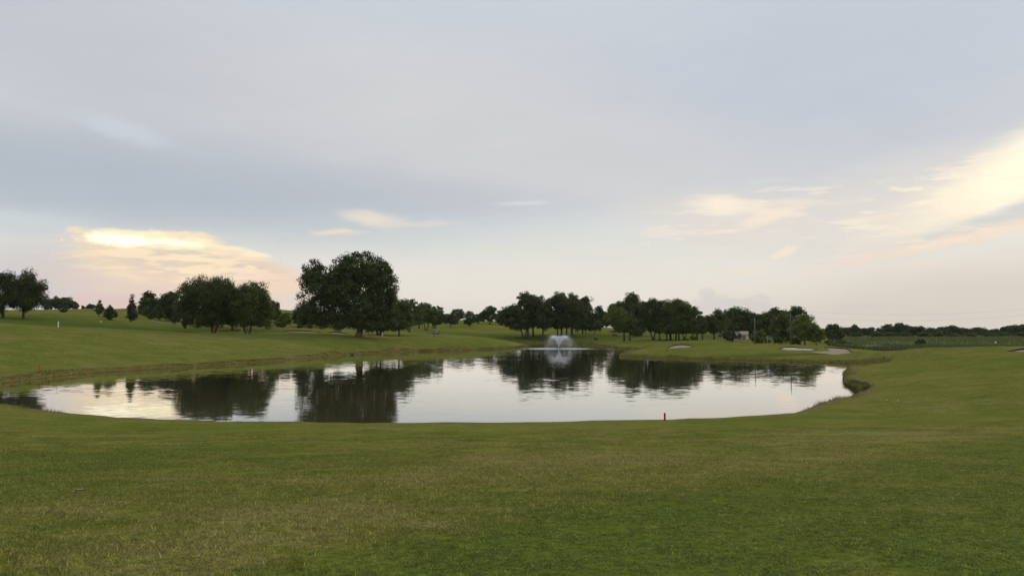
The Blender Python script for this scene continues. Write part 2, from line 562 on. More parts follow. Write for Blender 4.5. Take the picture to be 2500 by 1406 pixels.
ctrl += [(0, -12, 6.3), (-18, -12, 6.3), (18, -12, 6.4), (0, 0, 5.38), (-9, 0, 5.4), (9, 0, 5.42), (0, 10, 4.5), (-9, 10, 4.46),
         (9, 10, 4.56), (0, 25, 3.12), (-20, 25, 3.1), (20, 25, 3.3), (0, 40, 1.85), (-26, 40, 1.85), (26, 40, 2.3),
         (-45, 50, 2.2), (-70, 60, 2.4), (-90, 80, 3.0), (60, 40, 3.4), (90, 70, 3.6), (-120, 120, 5.5), (-60, 10, 5.0), (60, 5, 5.2),
         (0, -60, 8.0), (-100, -40, 7.5), (100, -40, 7.0), (160, 60, 4.0),
         # marsh on the right
         (84, 185, 0.6), (110, 185, 0.8), (80, 205, -0.2), (100, 215, -0.9), (120, 240, -0.9), (140, 260, -0.9), (170, 290, -0.5),
         (110, 280, -0.8), (95, 250, -0.3), (105, 172, 0.9), (130, 175, 0.4), (150, 200, -0.6), (190, 250, -0.8), (120, 330, 0.5),
         (180, 330, 0.5), (250, 330, 0.6), (150, 420, 0.5), (250, 420, 0.5), (350, 420, 0.6), (200, 520, 0.5), (350, 520, 0.6),
         (150, 560, 1.0), (260, 250, 0.5), (320, 320, 0.6), (80, 420, 3.5), (80, 520, 5), (0, 520, 8.5), (0, 620, 8),
         (-150, 620, 14), (-300, 560, 16), (-320, 400, 15), (-220, 250, 11), (-200, 170, 8.5), (-420, 700, 14), (200, 700, 2), (450, 700, 1)]
for i in range(0, kk, 24):
    q = shore[i] + outn[i] * 0.9
    ctrl.append((q[0], q[1], 0.46 if q[1] > 140 else 0.58 if q[1] > 90 else 0.7))
ctrl = np.array(ctrl)


def tps_fit(P, lam):
    n = len(P)
    X = P[:, :2] / 100
    r2 = ((X[:, None] - X[None]) ** 2).sum(2)
    K = np.where(r2 > 1e-12, 0.5 * r2 * np.log(np.maximum(r2, 1e-12)), 0) + lam * np.eye(n)
    Q = np.c_[np.ones(n), X]
    A = np.zeros((n + 3, n + 3))
    A[:n, :n], A[:n, n:], A[n:, :n] = K, Q, Q.T
    return X, np.linalg.solve(A, np.r_[P[:, 2], 0, 0, 0])


TX, TW = tps_fit(ctrl, 0.0006)


def tps(x, y):
    x, y = np.asarray(x, float).ravel(), np.asarray(y, float).ravel()
    out = np.empty(len(x))
    for i in range(0, len(x), 20000):
        X = np.c_[x[i:i + 20000], y[i:i + 20000]] / 100
        r2 = ((X ** 2).sum(1)[:, None] + (TX ** 2).sum(1)[None] - 2 * X @ TX.T)
        r2 = np.maximum(r2, 1e-12)
        out[i:i + 20000] = (0.5 * r2 * np.log(r2)) @ TW[:-3] + TW[-3] + X @ TW[-2:]
    return out


_ph = np.random.default_rng(3).uniform(0, 6.28, (14, 2))


def undulate(x, y):
    z = np.zeros_like(x)
    for i, (wl, amp) in enumerate(((33, .10), (21, .08), (14, .06), (9, .04), (6, .022), (3.7, .012))):
        a = i * 1.3
        z += amp * np.sin(2 * np.pi / wl * (x * math.cos(a) + y * math.sin(a)) + _ph[i, 0]) * \
            np.cos(2 * np.pi / wl * 0.8 * (-x * math.sin(a) + y * math.cos(a)) + _ph[i, 1])
    return z


def sstep(v, a, b):
    t = np.clip((v - a) / (b - a), 0, 1)
    return t * t * (3 - 2 * t)


def land(x, y):
    """turf height, the pond left out"""
    x, y = np.asarray(x, float), np.asarray(y, float)
    shp = x.shape
    x, y = x.ravel(), y.ravel()
    r = np.hypot(x, y)
    z = np.empty(len(x))
    inner = r < 1100
    z[inner] = tps(x[inner], y[inner])
    zf = np.full_like(r, -6.0)
    z[~inner] = zf[~inner]
    w = sstep(r, 560, 1050)
    z = z * (1 - w) + zf * w
    z += undulate(x, y) * (0.12 * sstep(r, 8, 30) + 0.88 * sstep(r, 60, 130))
    return z.reshape(shp)


def ground(x, y):
    x, y = np.asarray(x, float), np.asarray(y, float)
    s = sdf(x, y)
    zl = land(x, y)
    near = s < 14
    zl = np.where(near, np.maximum(zl, 0.34), zl)
    k = sstep(s, -0.7, 0.75)
    zp = -0.9 - 0.9 * sstep(-s, 0, 8)
    return zp * (1 - k) + zl * k


def gz(x, y):
    return float(ground(np.array([float(x)]), np.array([float(y)]))[0])


def hit(px, row, dmin=4.0, dmax=650.0):
    D = np.geomspace(dmin, dmax, 2600)
    d = ray(px, row)
    x, y, z = d[0] / d[1] * D, D, EYE + d[2] / d[1] * D
    g = np.maximum(ground(x, y), 0.0)
    idx = np.nonzero(g >= z)[0]
    i = idx[0] if len(idx) else len(D) - 1
    return np.array([x[i], y[i], g[i]])


# ------------------------------------------------------------------ turf colour shared by ground and blades
def turf_color(t, pos):
    big = t.noise(pos, 0.035, 3.0, 0.55)
    mid = t.noise(pos, 0.22, 4.0, 0.6, 0.6)
    small = t.noise(pos, 1.3, 5.0, 0.65)
    tiny = t.noise(pos, 7.0, 5.0, 0.75)
    dry = t.m('ADD', t.m('MULTIPLY', big, 0.55), t.m('ADD', t.m('MULTIPLY', mid, 0.75), t.m('MULTIPLY', small, 0.70)))
    # patches where the turf is thin and where it is lush, at their places on the slope
    for px, row, r, amt in ((850, 1280, 2.2, 0.13), (1250, 1180, 5, 0.09), (300, 1350, 1.6, 0.10), (1500, 1110, 8, 0.08), (420, 1230, 3, 0.07),
                            (1300, 1390, 2.2, -0.18), (1650, 1330, 3.0, -0.08), (2000, 1190, 5.0, -0.06), (200, 1120, 7, -0.10),
                            (1700, 1240, 4.0, -0.07), (2300, 1050, 9, 0.08), (2400, 1300, 3.5, 0.07)):
        h = hit(px, row)
        dist = t.vm('DISTANCE', pos, (h[0], h[1], h[2]))
        dry = t.m('ADD', dry, t.step(dist, r * 0.2, r * 1.5, amt, 0.0))
    # closer mown fairway on the near right, its edge running away to the right
    X, Y, _ = t.sep(pos)
    side = t.m('SUBTRACT', t.m('ADD', t.m('MINIMUM', t.m('MULTIPLY', X, 1.1), t.m('MULTIPLY', X, 1.6)), 11.0), Y)
    side = t.m('ADD', side, t.m('MULTIPLY', t.m('SUBTRACT', mid, 0.5), 7.0))
    dry = t.m('SUBTRACT', dry, t.step(side, -1.6, 1.4, 0.0, 0.13))
    h = hit(2095, 1150)
    bare = t.m('MULTIPLY', t.step(t.vm('DISTANCE', pos, tuple(h)), 0.1, 0.5, 1.0, 0.0), t.step(tiny, 0.4, 0.6))
    f = t.step(dry, 0.72, 1.26)
    c = t.ramp(f, [(0.0, (0.114, 0.144, 0.025, 1)), (0.35, (0.142, 0.163, 0.031, 1)), (0.65, (0.173, 0.178, 0.040, 1)), (1.0, (0.218, 0.203, 0.066, 1))])
    c = t.mix(1.0, c, t.mix(t.step(tiny, 0.28, 0.72), (0.60, 0.63, 0.60, 1), (1.40, 1.37, 1.34, 1)), 'MULTIPLY')
    c = t.mix(bare, c, (0.22, 0.15, 0.09, 1))
    return c


def turf_material():
    m, t, out = mat_new('turf')
    b = t.node('ShaderNodeBsdfPrincipled')
    pos = t.node('ShaderNodeNewGeometry').outputs['Position']
    c = turf_color(t, pos)
    sh = t.node('ShaderNodeAttribute', attribute_name='fringe').outputs['Fac']
    fr = t.m('MULTIPLY', sh, t.step(t.noise(pos, 0.5, 4.0, 0.6), 0.25, 0.65), clamp=True)
    c = t.mix(t.m('MULTIPLY', fr, 0.75), c, (0.185, 0.155, 0.042, 1))
    lu = t.node('ShaderNodeAttribute', attribute_name='lush_shade').outputs['Fac']  # deeper green of thick grass, also painted shade under trees
    c = t.mix(t.m('MULTIPLY', lu, 0.75), c, (0.075, 0.112, 0.020, 1))
    ru = t.node('ShaderNodeAttribute', attribute_name='rough').outputs['Fac']
    c = t.mix(t.m('MULTIPLY', ru, t.step(t.noise(pos, 0.09, 4.0, 0.6), 0.35, 0.6)), c, (0.17, 0.135, 0.06, 1))
    t.put(b.inputs['Base Color'], c)
    b.inputs['Roughness'].default_value = 1.0
    b.inputs['Specular IOR Level'].default_value = 0.0
    bump = t.node('ShaderNodeBump')
    bump.inputs['Strength'].default_value = 0.7
    bump.inputs['Distance'].default_value = 0.03
    t.put(bump.inputs['Height'], t.m('ADD', t.noise(pos, 26.0, 4.0, 0.7), t.m('MULTIPLY', t.noise(pos, 4.0, 4.0, 0.6), 2.0)))
    t.l.new(bump.outputs[0], b.inputs['Normal'])
    t.l.new(b.outputs[0], out.inputs[0])
    return m


M = {}
M['turf'] = turf_material()


# ------------------------------------------------------------------ ground sheet
def build_ground():
    front = np.radians(np.arange(-41, 41.01, 0.205))
    rest = np.radians(np.arange(41 + 5.56, 319 - 2, 5.56))
    ang = np.r_[front, rest]
    rad = [1.5]
    while rad[-1] < 620:
        rad.append(rad[-1] * 1.0083)
    while rad[-1] < 2450:
        rad.append(rad[-1] * 1.07)
    rad = np.array(rad)
    A, R = np.meshgrid(ang, rad)
    x, y = R * np.sin(A), R * np.cos(A)
    z = ground(x, y)
    s = sdf(x, y)
    fringe = sstep(s, 3.2, 0.6) * 0 + np.clip(1 - (s - 0.5) / 3.0, 0, 1)
    rough = np.zeros_like(x)
    for px, row, D, rx, ry in ((1810, 830, 262, 10, 7), (800, 798, 300, 22, 8), (230, 756, 450, 30, 18), (870, 800, 310, 18, 6)):
        c = at(px, row, D)
        rough = np.maximum(rough, np.exp(-(((x - c[0]) / rx) ** 2 + ((y - c[1]) / ry) ** 2)))
    lush_shade = np.zeros_like(x)  # zones of thick dark grass, and tree shade painted into the turf colour
    for px, row, D, rx, ry in ((260, 795, 222, 62, 24), (560, 808, 262, 24, 10), (780, 812, 236, 16, 9), (1150, 818, 330, 40, 30), (1560, 820, 330, 50, 26), (1950, 868, 172, 22, 5)):
        c = at(px, row, D)
        lush_shade = np.maximum(lush_shade, np.exp(-((((x - c[0]) / rx) ** 2 + ((y - c[1]) / ry) ** 2) ** 2)))
    nr, na = x.shape
    V = np.c_[x.ravel(), y.ravel(), z.ravel()]
    V = np.vstack([V, [[0, 0, gz(0, 0)]]])
    i, j = np.meshgrid(np.arange(nr - 1), np.arange(na), indexing='ij')
    j2 = (j + 1) % na
    F = np.stack([i * na + j, i * na + j2, (i + 1) * na + j2, (i + 1) * na + j], -1).reshape(-1, 4)[:, ::-1]
    c = len(V) - 1
    ja = np.arange(0, na, 1)
    fan = np.stack([np.full(na, c), (ja + 1) % na, ja, ja], -1)
    # centre cap as triangles in a second small pass
    me = mesh_np('ground', V, F, True, {'fringe': ('POINT', np.r_[fringe.ravel(), 0]), 'rough': ('POINT', np.r_[rough.ravel(), 0]), 'lush_shade': ('POINT', np.r_[lush_shade.ravel(), 0])}, M['turf'])
    return tag(link('ground', me), kind='structure')


build_ground()


# ------------------------------------------------------------------ water
FOUNT = at(1364, 850.5, 250)
FOUNT[2] = 0.0


def water_material(name, body, slope, boost):
    m, t, out = mat_new(name)
    pos = t.node('ShaderNodeNewGeometry').outputs['Position']
    dif = t.node('ShaderNodeBsdfDiffuse')
    dif.inputs['Color'].default_value = body
    glo = t.node('ShaderNodeBsdfGlossy')
    glo.inputs['Color'].default_value = (1.0, 0.985, 0.955, 1)
    glo.inputs['Roughness'].default_value = 0.035
    fres = t.node('ShaderNodeFresnel')
    fres.inputs['IOR'].default_value = 1.33
    def ripples(scale, off, detail):
        v = t.vm('SUBTRACT', t.noise(t.vm('MULTIPLY', t.vm('ADD', pos, off), (0.45, 1, 1)), scale, detail, 0.55, color=True), (0.5, 0.5, 0.5))
        return t.vm('MULTIPLY', v, (0.45, 1, 0))
    patch = t.step(t.noise(t.vm('MULTIPLY', pos, (0.6, 1.5, 1)), 0.03, 3.0, 0.6), 0.36, 0.64, 0.45, 1.5)
    a = t.vm('SCALE', ripples(1.7, (0, 0, 0), 2.0), scale=slope * 1.5)
    c = t.vm('SCALE', ripples(0.5, (31, 7, 0), 1.0), scale=slope * 0.4)
    f = t.vm('DISTANCE', pos, tuple(FOUNT))
    stir = t.m('MULTIPLY', t.step(f, 3.0, 26.0, 1.0, 0.0), 0.22 if name == 'pond_water' else 0.0)
    e = t.vm('SCALE', ripples(2.5, (5, 50, 0), 3.0), scale=stir)
    nv = t.vm('ADD', t.vm('SCALE', t.vm('ADD', a, c), scale=patch), e)
    nv = t.vm('NORMALIZE', t.vm('ADD', nv, (0, 0, 1)))
    t.put(glo.inputs['Normal'], nv)
    mx = t.node('ShaderNodeMixShader')
    t.put(mx.inputs[0], t.m('MINIMUM', t.m('MULTIPLY', fres.outputs[0], boost), 0.95))
    t.l.new(dif.outputs[0], mx.inputs[1])
    t.l.new(glo.outputs[0], mx.inputs[2])
    t.l.new(mx.outputs[0], out.inputs[0])
    return m


M['pond_water'] = water_material('pond_water', (0.085, 0.070, 0.034, 1), 0.026, 1.36)
M['marsh_water'] = water_material('marsh_water', (0.03, 0.035, 0.022, 1), 0.014, 1.0)


def sheet(name, x0, x1, y0, y1, z, mat, nx=20, ny=20):
    xs, ys = np.linspace(x0, x1, nx), np.linspace(y0, y1, ny)
    X, Y = np.meshgrid(xs, ys)
    i, j = np.meshgrid(np.arange(ny - 1), np.arange(nx - 1), indexing='ij')
    F = np.stack([i * nx + j, i * nx + j + 1, (i + 1) * nx + j + 1, (i + 1) * nx + j], -1).reshape(-1, 4)
    return link(name, mesh_np(name, np.c_[X.ravel(), Y.ravel(), np.full(X.size, z)], F, True, None, mat))


tag(sheet('pond_water', shore[:, 0].min() - 3, shore[:, 0].max() + 3, shore[:, 1].min() - 3, shore[:, 1].max() + 3, 0.0, M['pond_water']), kind='structure')
tag(sheet('marsh_water', shore[:, 0].max() + 4, 290, 176, 312, 0.0, M['marsh_water']), kind='structure')


# ------------------------------------------------------------------ bank of the pond: eroded earth lip and long grass
def bank_material():
    m, t, out = mat_new('bank')
    b = t.node('ShaderNodeBsdfPrincipled')
    pos = t.node('ShaderNodeNewGeometry').outputs['Position']
    n = t.noise(pos, 1.1, 5.0, 0.65)
    n2 = t.noise(pos, 6.0, 4.0, 0.65)
    g = t.mix(t.step(n, 0.35, 0.65), (0.125, 0.14, 0.030, 1), (0.21, 0.165, 0.05, 1))
    e = t.mix(n2, (0.05, 0.03, 0.018, 1), (0.13, 0.078, 0.04, 1))
    zz = t.m('ADD', t.sep(pos)[2], t.m('MULTIPLY', t.m('SUBTRACT', n2, 0.5), 0.5))
    t.put(b.inputs['Base Color'], t.mix(t.step(zz, -0.05, 0.16), e, g))
    b.inputs['Roughness'].default_value = 0.95
    b.inputs['Specular IOR Level'].default_value = 0.1
    bump = t.node('ShaderNodeBump')
    bump.inputs['Distance'].default_value = 0.15
    t.put(bump.inputs['Height'], n2)
    t.l.new(bump.outputs[0], b.inputs['Normal'])
    t.l.new(b.outputs[0], out.inputs[0])
    return m


def blade_material(name, lo, hi, transl=0.3, world_turf=False):
    m, t, out = mat_new(name)
    if world_turf:
        pos = t.node('ShaderNodeNewGeometry').outputs['Position']
        c = turf_color(t, pos)
        v = t.node('ShaderNodeAttribute', attribute_name='v').outputs['Fac']
        c = t.mix(1.0, c, t.mix(v, (0.95, 1.0, 0.9, 1), (3.1, 2.8, 3.0, 1)), 'MULTIPLY')
    else:
        v = t.node('ShaderNodeAttribute', attribute_name='v').outputs['Fac']
        oc = t.node('ShaderNodeObjectInfo').outputs['Color']
        c = t.mix(1.0, t.mix(v, lo, hi), oc, 'MULTIPLY')
    d = t.node('ShaderNodeBsdfPrincipled')
    t.put(d.inputs['Base Color'], c)
    d.inputs['Roughness'].default_value = 0.7
    d.inputs['Specular IOR Level'].default_value = 0.2
    tr = t.node('ShaderNodeBsdfTranslucent')
    t.put(tr.inputs['Color'], c)
    mx = t.node('ShaderNodeMixShader')
    mx.inputs[0].default_value = transl
    t.l.new(d.outputs[0], mx.inputs[1])
    t.l.new(tr.outputs[0], mx.inputs[2])
    t.l.new(mx.outputs[0], out.inputs[0])
    return m


M['bank'] = bank_material()
M['bank_grass'] = blade_material('bank_grass', (0.10, 0.13, 0.025, 1), (0.26, 0.205, 0.065, 1))
M['reed'] = blade_material('reed', (0.06, 0.085, 0.026, 1), (0.15, 0.175, 0.06, 1))
M['red_reed'] = blade_material('red_reed', (0.05, 0.028, 0.02, 1), (0.12, 0.065, 0.045, 1))
M['turf_blade'] = blade_material('turf_blade', None, None, 0.3, True)


def build_bank():
    offs = [-0.55, -0.06, 0.05, 0.16, 0.40, 0.80, 1.35, 2.1]
    n = len(shore)
    L = np.maximum(land(shore[:, 0] + outn[:, 0] * 1.0, shore[:, 1] + outn[:, 1] * 1.0), 0.34)
    r2 = np.random.default_rng(11)
    bump = np.interp(np.arange(n), np.arange(0, n + 3, 3), r2.normal(size=len(np.arange(0, n + 3, 3)))) * np.where(shore[:, 1] < 75, 0.03, 0.09)
    cols = []
    for k, o in enumerate(offs):
        p = shore + outn * o
        zl = ground(p[:, 0], p[:, 1])
        if k == 0:
            z = np.full(n, -0.6)
        elif k == 1:
            z = np.full(n, -0.10)
        elif k == 2:
            z = L * 0.22
        elif k == 3:
            z = L * 0.62 + bump * 0.6
        elif k == 4:
            z = L * 0.95 + bump
        elif k == 5:
            z = np.maximum(zl + 0.05, L * 0.98) + bump * 0.7
        elif k == 6:
            z = np.maximum(zl, 0.34) + 0.05 + bump * 0.3
        else:
            z = np.maximum(zl, 0.34) - 0.12
        cols.append(np.c_[p, z])
    V = np.stack(cols, 1).reshape(-1, 3)
    m = len(offs)
    i, k = np.meshgrid(np.arange(n), np.arange(m - 1), indexing='ij')
    i2 = (i + 1) % n
    F = np.stack([i * m + k, i2 * m + k, i2 * m + k + 1, i * m + k + 1], -1).reshape(-1, 4)
    if area2 < 0:
        F = F[:, ::-1]
    tag(link('pond_bank', mesh_np('pond_bank', V, F, True, None, M['bank'])), kind='structure')


def blades(base, h, w, lean, seed, v=None):
    """one bent triangle pair per blade; base (N,3), lean (N,2)"""
    r = np.random.default_rng(seed)
    n = len(base)
    a = r.uniform(0, np.pi, n)
    side = np.c_[np.cos(a), np.sin(a), np.zeros(n)] * (w / 2)[:, None]
    top = base + np.c_[lean, h]
    mid = base + np.c_[lean * 0.35, h * 0.55]
    V = np.stack([base - side, base + side, mid + side * 0.75, mid - side * 0.75, top], 1).reshape(-1, 3)
    k = np.arange(n)[:, None] * 5
    F = np.concatenate([k + np.array([[0, 1, 2]]), k + np.array([[0, 2, 3]]), k + np.array([[3, 2, 4]])], 1).reshape(-1, 3)
    v = r.uniform(0, 1, n) if v is None else v
    return V, F, np.repeat(v, 3)


def build_bank_grass():
    r = np.random.default_rng(21)
    n = len(shore)
    per = 26
    idx = np.repeat(np.arange(n), per)
    s = r.uniform(0.0, 1.0, len(idx)) ** 1.3 * 1.5 + 0.12
    jitt = r.uniform(-0.3, 0.3, len(idx))
    p = shore[idx] + outn[idx] * s[:, None] + tan[idx] * jitt[:, None]
    far = np.hypot(p[:, 0], p[:, 1])
    clump = np.interp(np.arange(n), np.arange(0, n + 4, 4), r.uniform(0.35, 1.25, len(np.arange(0, n + 4, 4))))
    L = np.maximum(land(p[:, 0], p[:, 1]), 0.34)
    z = np.minimum(L, L * np.clip((s + 0.1) / 0.5, 0.25, 1)) - 0.03
    h = r.uniform(0.12, 0.38, len(idx)) * clump[idx] * np.clip(1.4 - s * 0.55, 0.45, 1.4)
    h = np.where(far < 68, h * np.where(p[:, 0] > 22, 0.5, 0.26), h)
    lean = -outn[idx] * (h * r.uniform(0.1, 0.9, len(idx)))[:, None] + r.normal(size=(len(idx), 2)) * (h * 0.25)[:, None]
    w = r.uniform(0.03, 0.08, len(idx)) * np.clip(far / 110, 0.35, 2.0)
    V, F, v = blades(np.c_[p, z], h, w, lean, 5, np.clip(r.normal(0.45, 0.25, len(idx)) + 0.25 * (clump[idx] - 0.8), 0, 1))
    tag(link('bank_grass', mesh_np('bank_grass', V, F, False, {'v': ('FACE', v)}, M['bank_grass'])),
        'ragged brownish long grass hanging over the edge of the pond', 'grass', kind='stuff')
    # dark tussock on the small point at the right end of the pond
    col_px = shore[:, 0] / shore[:, 1] * 2000 + 1250
    ids = np.nonzero((col_px > 2062) & (shore[:, 1] > 80) & (shore[:, 1] < 98))[0]
    ii = r.choice(ids, 1500)
    q = shore[ii] + outn[ii] * r.uniform(-0.15, 1.0, (1500, 1)) + r.normal(size=(1500, 2)) * 0.2
    hh = r.uniform(0.15, 0.48, len(q))
    V, F, v = blades(np.c_[q, np.maximum(ground(q[:, 0], q[:, 1]), 0.0)], hh, r.uniform(0.03, 0.07, len(q)), r.normal(size=(len(q), 2)) * 0.3 - (0.25, 0.1), 6)
    o = link('grass_tussock', mesh_np('grass_tussock', V, F, False, {'v': ('FACE', v)}, M['bank_grass']))
    o.color = (0.5, 0.52, 0.55, 1)
    tag(o, 'dark shaggy tussock of grass on the point at the right end of the pond', 'grass', kind='stuff')


build_bank()
build_bank_grass()


# ------------------------------------------------------------------ marsh reeds beyond the ridge on the right
def build_reeds():
    r = np.random.default_rng(31)
    n = 56000
    y = np.where(r.uniform(size=n) < 0.35, r.uniform(238, 262, n), 250 + (r.uniform(0, 1, n) ** 1.3) * 215)
    x = r.uniform(0.388, 0.80, n) * y
    z = ground(x, y)
    base = np.c_[x, y, z - 0.1]
    h = np.where(y < 264, r.uniform(1.5, 2.5, n), r.uniform(0.7, 1.3, n)) * (1 + 0.25 * np.sin(x / 9) * np.cos(y / 13))
    V, F, v = blades(base, h, r.uniform(0.06, 0.22, n), r.normal(size=(n, 2)) * 0.4, 8)
    tag(link('reeds', mesh_np('reeds', V, F, False, {'v': ('FACE', v)}, M['reed'])),
        'wide bed of green reeds in the marsh below the distant trees', 'reeds', kind='stuff')
    n = 5200
    c = at(2352, 850, 168)
    x = c[0] + r.normal(size=n) * 3.4
    y = c[1] + r.normal(size=n) * 4.0
    z = ground(x, y)
    dx = np.abs(x - c[0])
    h = r.uniform(0.7, 1.25, n) * np.clip(1.45 - dx / 8, 0.3, 1.3)
    V, F, v = blades(np.c_[x, y, np.maximum(z, -0.2)], h, r.uniform(0.05, 0.14, n), r.normal(size=(n, 2)) * 0.2, 9)
    tag(link('red_grass', mesh_np('red_grass', V, F, False, {'v': ('FACE', v)}, M['red_reed'])),
        'patch of dark reddish brown marsh grass behind the ridge on the right', 'grass', kind='stuff')


build_reeds()


# ------------------------------------------------------------------ mown grass blades on the near slope
def build_turf_blades():
    r = np.random.default_rng(41)
    nb = 1500
    side = 1.3
    b = np.c_[r.uniform(-side / 2, side / 2, (nb, 2)), np.full(nb, -0.01)]
    h = r.uniform(0.018, 0.050, nb) * np.where(r.uniform(size=nb) > 0.9, 1.8, 1)
    V, F, v = blades(b, h, r.uniform(0.007, 0.016, nb), r.normal(size=(nb, 2)) * 0.032, 12, np.clip(r.beta(0.7, 2.0, nb), 0, 1))
    patch = bpy.data.objects.new('turf_patch', mesh_np('turf_patch', V, F, False, {'v': ('FACE', v)}, M['turf_blade']))
    P = []
    y = 5.0
    while y < 46:
        half = 0.74 * y + 1.5
        n = int(2 * half / 0.95)
        for k in range(n):
            if r.uniform() > (y - 16) / 30:
                P.append((-half + (k + 0.5) * 2 * half / n + r.uniform(-0.4, 0.4), y + r.uniform(-0.4, 0.4)))
        y += 0.95
    P = np.array(P)
    z = ground(P[:, 0], P[:, 1])
    e = 0.4
    dx = (ground(P[:, 0] + e, P[:, 1]) - ground(P[:, 0] - e, P[:, 1])) / (2 * e)
    dy = (ground(P[:, 0], P[:, 1] + e) - ground(P[:, 0], P[:, 1] - e)) / (2 * e)
    me = bpy.data.meshes.new('turf_blades')
    me.from_pydata([(a, c, d) for (a, c), d in zip(P, z)], [], [])
    rot = []
    for i in range(len(P)):
        nrm = Vector((-dx[i], -dy[i], 1)).normalized()
        q = nrm.to_track_quat('Z', 'Y')
        from mathutils import Quaternion
        q = q @ Quaternion((0, 0, 1), r.uniform(0, 6.28))
        rot += list(q.to_euler())
    sc_ = me.attributes.new('scl', 'FLOAT', 'POINT')
    sc_.data.foreach_set('value', np.where(np.minimum(1.1 * P[:, 0], 1.6 * P[:, 0]) + 11 - P[:, 1] > r.normal(0, 1.0, len(P)), 0.5, 0.92).astype(np.float32))
    a = me.attributes.new('rot', 'FLOAT_VECTOR', 'POINT')
    a.data.foreach_set('vector', np.array(rot, np.float32))
    o = link('turf_blades', me)
    tag(o, 'short mown grass blades of the near slope', 'grass', kind='stuff')
    ng = bpy.data.node_groups.new('turf_scatter', 'GeometryNodeTree')
    ng.interface.new_socket('Geometry', in_out='INPUT', socket_type='NodeSocketGeometry')
    ng.interface.new_socket('Geometry', in_out='OUTPUT', socket_type='NodeSocketGeometry')
    gi, go = ng.nodes.new('NodeGroupInput'), ng.nodes.new('NodeGroupOutput')
    inst = ng.nodes.new('GeometryNodeInstanceOnPoints')
    oi = ng.nodes.new('GeometryNodeObjectInfo')
    oi.inputs['Object'].default_value = patch
    na = ng.nodes.new('GeometryNodeInputNamedAttribute')
    na.data_type = 'FLOAT_VECTOR'
    na.inputs['Name'].default_value = 'rot'
    er = ng.nodes.new('FunctionNodeEulerToRotation')
    ns = ng.nodes.new('GeometryNodeInputNamedAttribute')
    ns.data_type = 'FLOAT'
    ns.inputs['Name'].default_value = 'scl'
    cx = ng.nodes.new('ShaderNodeCombineXYZ')
    cx.inputs[0].default_value = cx.inputs[1].default_value = 1.0
    ng.links.new(ns.outputs['Attribute'], cx.inputs[2])
    ng.links.new(cx.outputs[0], inst.inputs['Scale'])
    ng.links.new(na.outputs['Attribute'], er.inputs[0])
    ng.links.new(er.outputs[0], inst.inputs['Rotation'])
    ng.links.new(gi.outputs[0], inst.inputs['Points'])
    ng.links.new(oi.outputs['Geometry'], inst.inputs['Instance'])
    ng.links.new(inst.outputs[0], go.inputs[0])
    mod = o.modifiers.new('scatter', 'NODES')
    mod.node_group = ng


build_turf_blades()


# ------------------------------------------------------------------ trees
def bark_material(name, lo, hi):
    m, t, out = mat_new(name)
    b = t.node('ShaderNodeBsdfPrincipled')
    pos = t.node('ShaderNodeTexCoord').outputs['Object']
    n = t.noise(t.vm('MULTIPLY', pos, (7, 7, 1.2)), 1.0, 5.0, 0.65)
    t.put(b.inputs['Base Color'], t.mix(n, lo, hi))
    b.inputs['Roughness'].default_value = 0.95
    b.inputs['Specular IOR Level'].default_value = 0.1
    bump = t.node('ShaderNodeBump')
    bump.inputs['Distance'].default_value = 0.08
    t.put(bump.inputs['Height'], n)
    t.l.new(bump.outputs[0], b.inputs['Normal'])
    t.l.new(b.outputs[0], out.inputs[0])
    return m


M['bark'] = bark_material('bark', (0.055, 0.042, 0.032, 1), (0.15, 0.115, 0.085, 1))
M['bark_red'] = bark_material('bark_red', (0.13, 0.075, 0.05, 1), (0.27, 0.16, 0.11, 1))
M['bark_pale'] = bark_material('bark_pale', (0.11, 0.09, 0.07, 1), (0.25, 0.21, 0.17, 1))
M['leaf'] = blade_material('leaf', (0.032, 0.050, 0.014, 1), (0.125, 0.158, 0.036, 1), 0.28)


